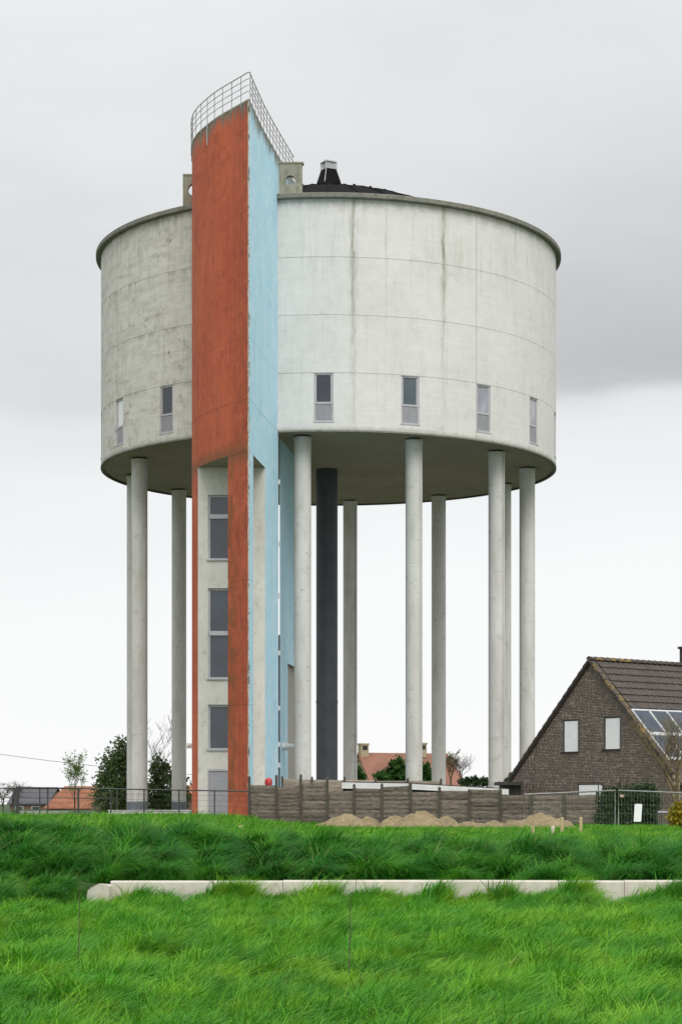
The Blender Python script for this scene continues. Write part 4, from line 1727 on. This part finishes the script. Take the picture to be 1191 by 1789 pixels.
# ------------------------------------------------------------------ far houses
M['redroof'] = plain('orange_clay_roof', (.30, .12, .065), .85, .2, 1.5)
M['pinkroof'] = plain('brown_red_roof', (.27, .125, .085), .85, .15, 1.0)
M['slate'] = plain('grey_slate_roof', (.085, .085, .095), .7, .15, 1.0)
M['farbrick'] = plain('far_brick', (.19, .115, .08), .9, .2, 1.0)
M['creamw'] = m_conc('cream_brick_wall', (.42, .36, .23), (.30, .25, .16), .4, 2.0, k=(1, 1, 1))
M['whitew'] = plain('far_white_render', (.62, .62, .60), .8, .1, 1)
M['darkwin'] = m_glass('far_window', (.03, .035, .04), .1)


def far_house(label, cx, Y, length, depth, rot, z_e, z_r, wallm, roofm, chim=(), panes=(), hip=0.0, zb=-.6, solar=None):
    org = Vector(((cx - CX) / F * Y, Y, zb))
    h = empty('far_house', org, label, 'house', 'houses behind the tower')
    c_, s_ = math.cos(rot), math.sin(rot)
    T = lambda u, v, z: (org.x + u * c_ - v * s_, org.y + u * s_ + v * c_, z)
    l, d = length / 2, depth / 2
    mb = MB()
    mb.box(-l, l, -d, d, zb, z_e, 0, T)
    for s in (-1, 1):
        f = [T(s * l, -d, z_e), T(s * l, d, z_e), T(s * (l - hip * .0), 0, z_r - .12)]
        if hip == 0 or s < 0:
            mb.face(f if s > 0 else f[::-1])
    mb.build('wall', wallm, h)
    rf = MB()
    o = .25
    k = (z_r - z_e) / d
    th = .16
    for s in (-1, 1):
        e0, e1 = T(-l - o, s * (d + o), z_e - k * o), T(l + o, s * (d + o), z_e - k * o)
        r0, r1 = T(-l - o, 0, z_r), T(l + o - hip, 0, z_r)
        up = Vector((0, 0, th))
        q = [Vector(v) for v in (e0, e1, r1, r0)]
        t_ = [v + up for v in q]
        if s > 0:
            q, t_ = q[::-1], t_[::-1]
        rf.face(t_)
        rf.face(q[::-1])
        for i in range(4):
            j = (i + 1) % 4
            rf.face([q[i], q[j], t_[j], t_[i]])
    if hip:
        rf.face([T(l + o, -d - o, z_e - k * o + th), T(l + o, d + o, z_e - k * o + th), T(l + o - hip, 0, z_r + th)])
    ro = rf.build('roof', roofm, h)
    for u, v, w, hgt, zc in chim:
        c = MB()
        c.box(u - w, u + w, v - w, v + w, zc, zc + hgt, 0, T)
        c.box(u - w - .06, u + w + .06, v - w - .06, v + w + .06, zc + hgt, zc + hgt + .12, 0, T)
        co = c.build('chimney', wallm, ro)
        c = MB()
        c.box(u - w * .6, u + w * .6, v - w - .03, v + w + .03, zc + hgt - .42, zc + hgt - .10, 0, T)
        c.build('flue_opening', M['shedwall'], co)
    for u0, u1, z0, z1 in panes:
        c = MB()
        c.box(u0, u1, -d - .03, -d + .05, z0, z1, 0, T)
        wo = c.build('window', M['whitew'], h)
        c = MB()
        c.box(u0 + .1, u1 - .1, -d - .05, -d - .031, z0 + .1, z1 - .1, 0, T)
        c.build('pane', M['darkwin'], wo)
    if solar:
        u0, u1, f0, f1 = solar
        c = MB()
        S = lambda u, f, up: Vector(T(u, -(d) * (1 - f), z_e + (z_r - z_e) * f)) + Vector((0, 0, th + up))
        a8 = [S(u0, f0, .03), S(u1, f0, .03), S(u1, f1, .03), S(u0, f1, .03), S(u0, f0, .12), S(u1, f0, .12), S(u1, f1, .12), S(u0, f1, .12)]
        c.raw(a8, [(0, 3, 2, 1), (4, 5, 6, 7), (0, 1, 5, 4), (1, 2, 6, 5), (2, 3, 7, 6), (3, 0, 4, 7)])
        c.build('skylight_panel', M['slate'], ro)
    return h


Yh = 170.0
zr = EYE + (HY - 1319) * Yh / F
far_house('red-brown roofed house with cream gable and two chimneys seen between the tower columns', 712, Yh, 8.5, 7.4, R(22), 1.1, zr, M['creamw'], M['pinkroof'],
          chim=[(-4.0, 0, .34, 1.25, zr - .45), (1.2, -.2, .30, 1.1, zr - .2)], hip=0.9, solar=(-1.9, .9, .30, .72))
Yh = 240.0
z1 = EYE + (HY - 1377.5) * Yh / F
far_house('far grey slate roofed brick house at the left edge', 66, Yh, 4.6, 6.0, R(-12), .7, z1, M['farbrick'], M['slate'], zb=-1.5, panes=[(-1.6, -.6, -.6, .4), (.4, 1.4, -.6, .4)])
Yh = 225.0
far_house('far orange tiled house left of the dark evergreen', 133, Yh, 4.9, 6.0, R(172), .25, EYE + (HY - 1376) * Yh / F, M['farbrick'], M['redroof'], zb=-1.5, hip=1.4)
far_house('far small red-brick house between the evergreen and the orange fin', 331, 200, 1.9, 3.0, R(5), 1.3, 2.3, M['farbrick'], M['redroof'], zb=-1.0)

# ------------------------------------------------------------------ vegetation
def m_leaf(name, a, b, trans=.3, rough=.6):
    t = NT(name)
    p = t.pos()
    at = t.n('ShaderNodeAttribute')
    at.attribute_name = 'tone'
    n = t.noise(p, 1.2, 3)
    f = t.math('ADD', t.math('MULTIPLY', at.outputs['Fac'], .65), t.math('MULTIPLY', n, .35))
    c = t.mix(f, a, b)
    t.done(c, rough)
    tr = t.n('ShaderNodeBsdfTranslucent')
    t.link(c, tr.inputs[0])
    mx = t.n('ShaderNodeMixShader')
    mx.inputs[0].default_value = trans
    t.link(t.b.outputs[0], mx.inputs[1])
    t.link(tr.outputs[0], mx.inputs[2])
    t.link(mx.outputs[0], t.out.inputs[0])
    return t.mat


M['bark'] = plain('grey_brown_bark', (.085, .065, .048), .9, .25, 8, .3)
M['bark2'] = plain('olive_twigs', (.17, .13, .07), .9, .25, 8)
M['evergreen'] = m_leaf('evergreen_leaf', (.040, .078, .022), (.15, .225, .065), .3)
M['hedge'] = m_leaf('hedge_leaf', (.014, .034, .010), (.045, .095, .022), .2)
M['spring'] = m_leaf('spring_leaf', (.10, .20, .03), (.24, .36, .07), .45)
M['midgreen'] = m_leaf('mid_leaf', (.025, .085, .012), (.075, .19, .025), .35)
M['yellow'] = m_leaf('yellow_leaf', (.10, .13, .012), (.60, .45, .02), .3)
M['olive'] = m_leaf('olive_bud', (.07, .075, .02), (.14, .13, .04), .3)


def leaves(name, mat, parent, blobs, n, size, origin, seed, shape=1.0, up=0.0):
    """blobs: (centre, radii); clumped leaf quads over the volume"""
    r_ = np.random.default_rng(seed)
    w = np.array([b[1][0] * b[1][1] * b[1][2] for b in blobs]) ** .7
    w /= w.sum()
    k = r_.choice(len(blobs), n, p=w)
    # clumps: each leaf belongs to a clump centre inside its blob
    d = r_.normal(size=(n, 3))
    d /= np.linalg.norm(d, axis=1)[:, None]
    ncl = max(12, n // 30)
    cd = r_.normal(size=(ncl, 3))
    cd /= np.linalg.norm(cd, axis=1)[:, None]
    cr = r_.uniform(.2, 1.0, ncl) ** .6 * r_.choice([1.0, 1.0, 1.12, 1.3], ncl)
    ci = r_.integers(0, ncl, n)
    C = np.array([b[0] for b in blobs])[k]
    Rr = np.array([b[1] for b in blobs])[k]
    pos = C + cd[ci] * cr[ci][:, None] * Rr + d * (r_.uniform(0, 1, n) ** .5)[:, None] * Rr * .22
    u = r_.normal(size=(n, 3)) + np.array([0, 0, up])
    u /= np.linalg.norm(u, axis=1)[:, None]
    v = np.cross(u, r_.normal(size=(n, 3)))
    v /= np.linalg.norm(v, axis=1)[:, None]
    s = (r_.uniform(.6, 1.3, n) * size)[:, None]
    tipv = pos + u * s * shape
    a = pos - u * s * shape * .6
    V = np.stack([a, pos + v * s * .42, tipv, pos - v * s * .42], 1).reshape(-1, 3)
    Fq = np.arange(n * 4).reshape(n, 4)
    o = np_mesh(name, V, Fq, mat, parent, origin)
    ca = o.data.attributes.new('tone', 'FLOAT', 'POINT')
    tn = np.clip(r_.uniform(0, 1, ncl)[ci] * .7 + r_.uniform(0, .3, n), 0, 1)
    ca.data.foreach_set('value', np.repeat(tn, 4).astype(np.float32))
    return o


def branch_tree(mb, base, d, length, rad, depth, r_, spread=.6, upb=.25, minr=.004, tips=None):
    n = 4
    pts, p, dd = [Vector(base)], Vector(base), Vector(d).normalized()
    for k in range(n):
        dd = (dd + Vector((r_.uniform(-1, 1), r_.uniform(-1, 1), r_.uniform(-.4, .8))) * .13).normalized()
        p = p + dd * length / n
        pts.append(p.copy())
    mb.tube(pts, [max(minr, rad * (1 - .55 * k / n)) for k in range(n + 1)], 5 if depth > 1 else 3, caps=False)
    if tips is not None:
        tips.append(pts[-1])
        tips.append(pts[-2])
    if depth <= 0:
        return
    for k in range(r_.choice((2, 3, 3, 4)) + (1 if depth > 2 else 0)):
        i = r_.choice((1, 2, 2, 3, 3, 4, 4))
        a = r_.uniform(0, 6.283)
        side = Vector((math.cos(a), math.sin(a), 0))
        nd = (dd * (1 - spread * .5) + side * spread + Vector((0, 0, upb))).normalized()
        branch_tree(mb, pts[i], nd, length * r_.uniform(.55, .8), rad * (1 - .55 * i / n) * .6, depth - 1, r_, spread, upb, minr, tips)


def bare_tree(name, label, base, height, depth, seed, mat, cat='tree', rad=.08, spread=.55, upb=.3, stems=1, minr=.005, lv=None, group=None, lvn=400, lvs=.03):
    r_ = random.Random(seed)
    o = empty(name, base, label, cat, group)
    tips = []
    tr = MB()
    tr.tube([Vector(base) + Vector((0, 0, -.2)), Vector(base) + Vector((0, 0, height * .2))], [rad * 1.3, rad], 8)
    tr.build('trunk', mat, o, smooth=40)
    mb = MB()
    for s in range(stems):
        a = r_.uniform(0, 6.28)
        branch_tree(mb, Vector(base) + Vector((0, 0, height * (.12 + .06 * s))), (math.cos(a) * .35 * (s > 0), math.sin(a) * .35 * (s > 0), 1), height * .42, rad, depth, r_, spread, upb, minr, tips)
    mb.build('branches', mat, o)
    if lv:
        R2 = np.random.default_rng(seed)
        T_ = np.array([tuple(t) for t in tips])
        k = R2.integers(0, len(T_), lvn)
        pos = T_[k] + R2.normal(size=(lvn, 3)) * lvs * 1.6
        u = R2.normal(size=(lvn, 3)); u /= np.linalg.norm(u, axis=1)[:, None]
        v = np.cross(u, R2.normal(size=(lvn, 3))); v /= np.linalg.norm(v, axis=1)[:, None]
        V = np.stack([pos - u * lvs, pos + v * lvs * .5, pos + u * lvs, pos - v * lvs * .5], 1).reshape(-1, 3)
        ob = np_mesh('foliage', V, np.arange(lvn * 4).reshape(lvn, 4), lv, o, base)
        ca = ob.data.attributes.new('tone', 'FLOAT', 'POINT')
        ca.data.foreach_set('value', np.repeat(R2.uniform(0, 1, lvn), 4).astype(np.float32))
    return o


def bush(name, label, base, blobs, n, size, mat, seed, cat='shrub', trunk_h=None, shape=1.3, group=None, stem_r=.06):
    o = empty(name, base, label, cat, group)
    leaves('crown', mat, o, blobs, n, size, base, seed, shape)
    tr = MB()
    th = trunk_h or .8
    r_ = random.Random(seed)
    tr.tube([Vector(base) + Vector((0, 0, -.2)), Vector(base) + Vector((0, 0, th))], [stem_r * 1.3, stem_r * .8], 7)
    for b in blobs:
        tr.tube([Vector(base) + Vector((0, 0, th * .6)), Vector(base).lerp(Vector(b[0]), .6) + Vector((0, 0, .1)), Vector(b[0])], [stem_r * .8, stem_r * .5, stem_r * .2], 5)
    tr.build('trunk', M['bark'], o)
    return o


def blob(x, y, Y, rx, ry, rz=None):
    c = P(x, y, Y)
    s = Y / F
    return (tuple(c), (rx * s, (rx * s if rz is None else rz), ry * s))


# dark evergreen between the left columns
b = [blob(206, 1345, 106.5, 30, 34), blob(215, 1312, 106.5, 17, 24), blob(190, 1375, 106, 24, 34), blob(222, 1385, 106, 40, 36), blob(200, 1400, 105.6, 36, 22), blob(226, 1335, 107, 18, 22)]
bush('evergreen_tree', 'dark bushy evergreen behind the leftmost tower columns', P(212, 1420, 106.5), b, 9500, .10, M['evergreen'], 3, 'tree', 1.5)
b = [blob(274, 1345, 107, 15, 24), blob(292, 1375, 107, 22, 30), blob(270, 1385, 107, 24, 30), blob(318, 1388, 107.5, 16, 26), blob(293, 1400, 106.6, 34, 20), blob(288, 1348, 107, 14, 18)]
bush('evergreen_shrub', 'ragged dark evergreen shrub between the second column and the orange fin', P(285, 1420, 107), b, 5200, .10, M['evergreen'], 5, 'tree', 1.2)
bare_tree('bare_tree', 'leafless thin tree behind the evergreens between the left columns', P(277, 1415, 118), 4.7, 4, 8, M['bark'], rad=.06, minr=.006, spread=.5, upb=.35)
bare_tree('spring_sapling', 'light green young sapling in front of the far orange roof', P(131, 1425, 110), 3.0, 3, 12, M['bark'], rad=.035, spread=.42, upb=.55, lv=M['spring'], lvn=900, lvs=.06, stems=2)
for i, (x, yy, hgt, sd) in enumerate(((6, 1420, 1.3, 31), (22, 1420, 1.35, 33))):
    bare_tree('bare_shrub', ('bare reddish shrub at the very left edge', 'bare reddish shrub beside the thick railing post at left')[i], P(x, yy, 112), hgt * 1.2, 4, sd, M['bark'], 'shrub', rad=.03, spread=.8, upb=.1, minr=.005, stems=3)
# shrubs seen between the columns
bush('leafy_tree', 'bright green leafy tree in front of the red-brown roof, behind the front column', P(690, 1368, 128), [blob(692, 1340, 128, 14, 17), blob(677, 1356, 128, 22, 12), blob(705, 1354, 128, 18, 18)], 3500, .13, M['midgreen'], 17, 'tree', .9)
bush('leafy_shrub', 'small green shrub against the cream gable', P(622, 1368, 126), [blob(624, 1348, 126, 9, 9), blob(616, 1358, 126, 12, 8), blob(632, 1358, 126, 8, 7)], 1400, .12, M['midgreen'], 19, 'shrub', .6)
bush('round_tree', 'green leafy tree between the two middle right columns', P(745, 1368, 130), [blob(742, 1348, 130, 12, 16), blob(752, 1358, 130, 14, 10)], 1600, .13, M['midgreen'], 23, 'tree', .8)
bare_tree('budding_tree', 'olive budding tree in front of the far roof end', P(787, 1372, 126), 1.7, 4, 25, M['bark2'], rad=.05, spread=.6, upb=.3, lv=M['olive'], lvn=500, lvs=.05, stems=3, minr=.008)
bare_tree('twiggy_tree', 'thin leafless tree standing against white sky right of the far roof', P(805, 1380, 125), 2.1, 4, 27, M['bark'], rad=.035, spread=.75, upb=.2, minr=.004, stems=3)
bush('dark_hedge_row', 'low dark hedge top seen left of the right-hand columns', P(830, 1370, 112), [blob(812, 1366, 112, 12, 7), blob(826, 1365, 112, 14, 9), blob(842, 1366, 112, 14, 8), blob(858, 1367, 112, 14, 8), blob(870, 1370, 112, 10, 7)], 3000, .08, M['hedge'], 29, 'hedge', .2)
bush('corner_shrub', 'small dark shrub at the left eave of the brick house', P(897, 1368, 90.5), [blob(898, 1357, 90.5, 9, 8), blob(890, 1364, 90.5, 8, 5)], 900, .07, M['hedge'], 37, 'shrub', .4)
# hedge in front of the house
b = [blob(1062, 1410, 67.5, 20, 34, .5), blob(1090, 1403, 67.5, 22, 30, .5), blob(1116, 1402, 67.5, 22, 32, .5), blob(1136, 1406, 67.5, 16, 34, .5), blob(1056, 1432, 67.2, 20, 16, .5), blob(1100, 1428, 67.2, 44, 22, .5), blob(1140, 1430, 67.2, 16, 16, .5), blob(1070, 1392, 67.5, 18, 16, .4), blob(1128, 1388, 67.5, 20, 16, .4)]
bush('clipped_hedge', 'dark green clipped hedge behind the mesh site fence', P(1095, 1445, 67.5), b, 16000, .055, M['hedge'], 41, 'hedge', .5)
b = [blob(1190, 1422, 60, 20, 20, .3), blob(1180, 1432, 60, 14, 12, .3), blob(1198, 1410, 60, 14, 12, .3), blob(1185, 1412, 60, 10, 10, .25)]
bush('yellow_shrub', 'yellow-green flowering shrub at the right edge', P(1190, 1450, 60), b, 3600, .045, M['yellow'], 43, 'shrub', .3, stem_r=.02)
bare_tree('budding_garden_tree', 'brown twiggy tree before the solar panels at the right edge', P(1182, 1440, 72), 3.5, 4, 47, M['bark2'], rad=.07, spread=.62, upb=.28, lv=M['olive'], lvn=1300, lvs=.02, stems=4, minr=.005)

# wooden gate piece right of the hedge
M['timber'] = plain('grey_timber', (.16, .13, .10), .9, .25, 10)
g0 = P(1150, 1438, 66)
gt_ = empty('timber_gate', (g0.x, 66, -.1), 'small weathered timber gate between the hedge and the yellow shrub', 'gate')
for k in range(5):
    x_ = P(1149.5 + k * 3.2, 1400, 66).x
    mb = MB()
    mb.box(x_ - .018, x_ + .018, 66, 66.03, -.2, EYE + (HY - 1419) * 66 / F)
    mb.build('board', M['timber'], gt_)
mb = MB()
mb.box(P(1148, 0, 66).x, P(1165, 0, 66).x, 65.96, 65.995, EYE + (HY - 1420) * 66 / F, EYE + (HY - 1416.5) * 66 / F)
mb.build('top_rail', M['winframe'], gt_)
pc = empty('porch_post', P(1180, 1440, 74), 'pale brick porch pillar beside the hedge at the right edge', 'pillar')
for k in range(14):
    a = P(1176, 1440, 74)
    mb = MB()
    mb.box(a.x - .01 * (k % 2), a.x + .22 + .01 * (k % 2), 74, 74.25, -.15 + k * .13, -.15 + k * .13 + .12)
    mb.build('brick', M['creamw'] if k % 3 else M['farbrick'], pc)

# overhead cable
cb = MB()
pts = []
p0, p1 = P(-160, 1292, 140), P(350, 1354, 140)
for k in range(25):
    t = k / 24
    q = p0.lerp(p1, t)
    q.z -= 1.0 * (t * (1 - t)) * 1.1
    pts.append(q)
cb.tube(pts, .016, 5)
M['cable'] = plain('black_cable', (.06, .06, .065), .7)
cable = cb.build('overhead_cable', M['cable'], None, tuple(pts[0]))
tag(cable, 'thin overhead cable sagging across the white sky at the left', 'cable')

# ------------------------------------------------------------------ grass: wind-blown blades in clumps (geometry nodes instances)
def m_grass(name, dark, light, yellow):
    t = NT(name)
    p = t.pos()
    r_ = t.rand()
    at = t.n('ShaderNodeAttribute')
    at.attribute_name = 'tone'
    n = t.noise(t.map(p, (1, .55, 1)), .55, 4, .6)
    n2 = t.noise(t.map(p, (1, .5, 1), (4, 9, 0)), 1.6, 4, .6)
    f = t.math('ADD', t.math('MULTIPLY', t.rng(n, .3, .7), .35), t.math('ADD', t.math('MULTIPLY', r_, .15), t.math('MULTIPLY', at.outputs['Fac'], .6)))
    c = t.mix(f, dark, light)
    c = t.mix(t.math('MULTIPLY', t.rng(n2, .42, .68), .8), c, yellow)
    straw = t.math('GREATER_THAN', at.outputs['Fac'], .972)
    c = t.mix(t.math('MULTIPLY', straw, .6), c, (.27, .25, .10))
    t.done(c, .5)
    t.b.inputs['Specular IOR Level'].default_value = .14
    tr = t.n('ShaderNodeBsdfTranslucent')
    t.link(t.mix(1.0, c, (1.1, 1.15, .6), 'MULTIPLY'), tr.inputs[0])
    mx = t.n('ShaderNodeMixShader')
    mx.inputs[0].default_value = .22
    t.link(t.b.outputs[0], mx.inputs[1])
    t.link(tr.outputs[0], mx.inputs[2])
    t.link(mx.outputs[0], t.out.inputs[0])
    return t.mat


M['grass'] = m_grass('meadow_grass', (.024, .13, .011), (.108, .39, .024), (.24, .47, .030))
M['grass_b'] = m_grass('bank_grass', (.007, .058, .007), (.050, .265, .021), (.095, .32, .021))


def clump_mesh(name, mat, nb, rad, h0, h1, lean0, lean1, w, seed, droop):
    r_ = np.random.default_rng(seed)
    seg = 6
    V, Fq, tone = [], [], []
    for b in range(nb):
        a = r_.uniform(0, 6.283)
        q = rad * math.sqrt(r_.uniform())
        bx, by = q * math.cos(a), q * math.sin(a)
        h = r_.uniform(h0, h1)
        az = r_.normal(0.0, 1.0)
        le = r_.uniform(lean0, lean1)
        dx, dy = math.cos(az), math.sin(az)
        fa = az + math.pi / 2 + r_.normal(0, .6)
        sx, sy = math.cos(fa), math.sin(fa)
        tn = r_.uniform()
        base = len(V)
        dr = droop * r_.uniform(.4, 1.3)
        for k in range(seg + 1):
            t = k / seg
            out = h * le * t ** 1.5
            z = h * (t - dr * .62 * t ** 3.2)
            ww = w * (1 - .9 * t ** 1.6) * (.75 + .5 * (t < .5))
            V.append((bx + dx * out - sx * ww, by + dy * out - sy * ww, z))
            V.append((bx + dx * out + sx * ww, by + dy * out + sy * ww, z + .15 * ww))
            tone += [tn, tn]
        for k in range(seg):
            i = base + 2 * k
            Fq.append((i, i + 1, i + 3, i + 2))
    me = bpy.data.meshes.new(name)
    me.from_pydata(V, [], Fq)
    me.materials.append(mat)
    me.shade_smooth()
    ca = me.attributes.new('tone', 'FLOAT', 'POINT')
    ca.data.foreach_set('value', np.array(tone, dtype=np.float32))
    o = bpy.data.objects.new(name, me)
    return o


def grass_field(name, label_mat, pts, scl, rot, idx, clumps):
    me = bpy.data.meshes.new(name)
    me.vertices.add(len(pts))
    me.vertices.foreach_set('co', pts.astype(np.float32).ravel())
    for nm, ty, arr in (('scl', 'FLOAT', scl), ('idx', 'INT', idx)):
        at = me.attributes.new(nm, ty, 'POINT')
        at.data.foreach_set('value', arr.astype(np.float32 if ty == 'FLOAT' else np.int32))
    at = me.attributes.new('rot', 'FLOAT_VECTOR', 'POINT')
    at.data.foreach_set('vector', rot.astype(np.float32).ravel())
    o = bpy.data.objects.new(name, me)
    COL.objects.link(o)
    o['kind'] = 'stuff'
    coll = bpy.data.collections.new(name + '_clumps')
    for i, c in enumerate(clumps):
        coll.objects.link(c)
    ng = bpy.data.node_groups.new(name + '_scatter', 'GeometryNodeTree')
    ng.interface.new_socket('Geometry', in_out='INPUT', socket_type='NodeSocketGeometry')
    ng.interface.new_socket('Geometry', in_out='OUTPUT', socket_type='NodeSocketGeometry')
    gi, go = ng.nodes.new('NodeGroupInput'), ng.nodes.new('NodeGroupOutput')
    ci = ng.nodes.new('GeometryNodeCollectionInfo')
    ci.inputs['Collection'].default_value = coll
    ci.inputs['Separate Children'].default_value = True
    ci.inputs['Reset Children'].default_value = True
    ip = ng.nodes.new('GeometryNodeInstanceOnPoints')
    ip.inputs['Pick Instance'].default_value = True

    def na(nm, ty):
        n = ng.nodes.new('GeometryNodeInputNamedAttribute')
        n.data_type = ty
        n.inputs['Name'].default_value = nm
        return [s for s in n.outputs if s.enabled and s.name == 'Attribute'][0]
    ng.links.new(gi.outputs[0], ip.inputs['Points'])
    ng.links.new(ci.outputs[0], ip.inputs['Instance'])
    ng.links.new(na('idx', 'INT'), ip.inputs['Instance Index'])
    ng.links.new(na('rot', 'FLOAT_VECTOR'), ip.inputs['Rotation'])
    ng.links.new(na('scl', 'FLOAT'), ip.inputs['Scale'])
    ng.links.new(ip.outputs[0], go.inputs[0])
    md = o.modifiers.new('scatter', 'NODES')
    md.node_group = ng
    return o


def tussocks(x, y, r_, pull, radius):
    """draw points towards tussock centres; returns moved points and 0..1 closeness"""
    cs = .85
    gx, gy = np.floor(x / cs), np.floor(y / cs)
    h = np.sin(gx * 127.1 + gy * 311.7) * 43758.5453
    h2 = np.sin(gx * 269.5 + gy * 183.3) * 24634.6345
    cx_, cy_ = (gx + .15 + .7 * (h - np.floor(h))) * cs, (gy + .15 + .7 * (h2 - np.floor(h2))) * cs
    k = pull * (r_.uniform(0, 1, len(x)) < .8)
    nx, ny = x + (cx_ - x) * k, y + (cy_ - y) * k
    d = np.hypot(nx - cx_, ny - cy_)
    return nx, ny, np.clip(1 - d / radius, 0, 1), h - np.floor(h), np.arctan2(ny - cy_, nx - cx_)


def scatter(n, y0, y1, wide, pw, seed, keep=None):
    r_ = np.random.default_rng(seed)
    y = y0 + (y1 - y0) * r_.uniform(0, 1, n) ** pw
    x = r_.uniform(-1, 1, n) * (wide + .18 * y)
    if keep is not None:
        k = keep(x, y, r_)
        x, y = x[k], y[k]
    return x, y, ground_z(x, y), r_


def build_grass():
    near = [clump_mesh('tuft', M['grass'], 24, .15, .12, .40, .2, .95, .0085, 100 + i, .45) for i in range(8)]
    flat = [clump_mesh('tuft', M['grass'], 24, .16, .16, .44, .6, 1.3, .0085, 130 + i, .70) for i in range(6)]
    bank = [clump_mesh('tuft', M['grass_b'], 24, .16, .32, .86, .45, 1.15, .0135, 160 + i, .82) for i in range(9)]
    short = [clump_mesh('tuft', M['grass'], 26, .2, .10, .24, .3, 1.0, .012, 190 + i, .4) for i in range(5)]
    for c in near + flat + bank + short:
        c.name = 'grass_tuft'
    onw = lambda x, y: (x > WALL_X0 - .45) & (y > 32.45)
    # meadow in front of the wall
    x, y, z, r_ = scatter(52000, 9.5, 32.95, 6.0, .85, 1, lambda x, y, r: ~((x > WALL_X0 - .42) & (y > 32.5) & (x < WALL_X0 + .02)))
    n = len(x)
    x, y, near_c, hsh, away = tussocks(x, y, r_, .28, .55)
    y = np.minimum(y, 32.93)
    z = ground_z(x, y)
    patch = vnoise(x, y, .9, 2.1) + .5 * vnoise(x, y, 2.3, .7)
    idx = np.where(patch + r_.normal(0, .5, n) > .1, r_.integers(0, 8, n), 8 + r_.integers(0, 6, n))
    scl = (.66 + .24 * vnoise(x, y, 1.4, 5.0) + .26 * near_c + .18 * (hsh - .5) + r_.normal(0, .12, n)).clip(.4, 1.5)
    # shorter towards the wall face, so that its blocks show, with a few tall tufts
    wl = sm(30.8, 32.7, y) * (x > WALL_X0 - .4)
    tall = (vnoise(x, y * 0, 2.4, 3.3) > .62) * 1.0
    for x_t, w_t in ((-1.85, .26), (3.72, .18), (5.5, .3), (-3.3, .12)):
        tall = np.maximum(tall, 1.25 * np.exp(-((x - x_t) / w_t) ** 2))
    low = (vnoise(x, y * 0, 1.7, 7.1) < -.25) * 1.0
    scl = scl * (1 - wl * (.10 - .30 * tall + .25 * low))
    scl = np.where((x < WALL_X0 + .1) & (x > WALL_X0 - .5) & (y > 31.7), scl * .55, scl)
    # taller tufts that grow up over the kerb wall in a few places
    xt = np.concatenate([r_.normal(c_, w_, k_) for c_, w_, k_ in ((-1.80, .17, 110), (3.72, .10, 60), (5.35, .16, 60), (-.35, .10, 22), (1.5, .12, 22), (2.55, .06, 14))])
    yt_ = r_.uniform(32.55, 32.92, len(xt))
    x, y = np.concatenate([x, xt]), np.concatenate([y, yt_])
    z = ground_z(x, y)
    idx = np.concatenate([idx, r_.integers(0, 8, len(xt))])
    scl = np.concatenate([scl, r_.uniform(1.0, 1.6, len(xt))])
    n = len(x)
    rot = np.stack([r_.normal(0, .12, n), r_.normal(0, .12, n), r_.normal(.15, .45, n) + .6 * vnoise(x, y, .7, 8.0)], -1)
    grass_field('meadow_grass', None, np.stack([x, y, z - .02], -1), scl, rot, idx, near + flat)
    # long grass hanging over the bank
    x, y, z, r_ = scatter(30000, 31.0, 41.0, 6.0, .95, 2, lambda x, y, r: (y > 33.42) | ((x < WALL_X0 - .25) & (y > 31 + 1.2 * r.uniform(0, 1, len(x)))))
    x, y, near_c, hsh, away = tussocks(x, y, r_, .5, .5)
    y = np.where((y < 33.42) & (x > WALL_X0 - .25), 33.45, y)
    z = ground_z(x, y)
    n = len(x)
    idx = (r_.integers(0, 3, n) + 3 * np.floor(hsh * 2.999)).astype(int)
    scl = (.42 + .45 * near_c + .22 * (hsh - .5) + .12 * vnoise(x, y, 1.1, 4.0) + r_.normal(0, .09, n)).clip(.25, 1.25)
    scl *= 1 - .66 * sm(36.2, 38.0, y)
    scl *= 1 - .25 * sm(34.0, 33.3, y)
    # blades hang right and down the bank
    rot = np.stack([r_.normal(.12, .15, n), r_.normal(0, .15, n), r_.normal(-.35, .40, n) + .7 * vnoise(x, y, .6, 1.0) + .9 * (hsh - .5)], -1)
    grass_field('bank_grass', None, np.stack([x, y, z - .02], -1), scl, rot, idx, bank)
    # shorter grass up to the tower
    x, y, z, r_ = scatter(19000, 38.5, 84.0, 7.0, 1.0, 3, lambda x, y, r: (~((x < -2.5) & (y > 81))) & ((y < 68.5) | (x < -3.2)))
    n = len(x)
    idx = r_.integers(0, 5, n)
    scl = (1.0 + .25 * vnoise(x, y, .8, 6.0) + r_.normal(0, .15, n)).clip(.4, 1.6) * (.8 + .7 * sm(0, -5, x))
    rot = np.stack([r_.normal(0, .12, n), r_.normal(0, .12, n), r_.normal(0, .6, n)], -1)
    grass_field('plateau_grass', None, np.stack([x, y, z - .02], -1), scl, rot, idx, short)


build_grass()

# a few taller dry stems in the meadow
for x, y, Y, hgt, lab in ((136, 1680, 19.5, .36, 'single dark dry stem standing in the meadow at the left'), (608, 1690, 18.5, .30, 'thin dark dry stem standing in the middle of the meadow')):
    b_ = Vector(((x - CX) / F * Y, Y, float(ground_z((x - CX) / F * Y, Y))))
    mb = MB()
    mb.tube([b_, b_ + Vector((.01, 0, .25)), b_ + Vector((.02, .01, .55 + hgt))], [.006, .005, .003], 5)
    mb.tube([b_ + Vector((.012, 0, .45)), b_ + Vector((.06, .02, .62))], [.003, .001], 4)
    tag(mb.build('dry_stem', M['bark'], None, tuple(b_)), lab, 'stem')
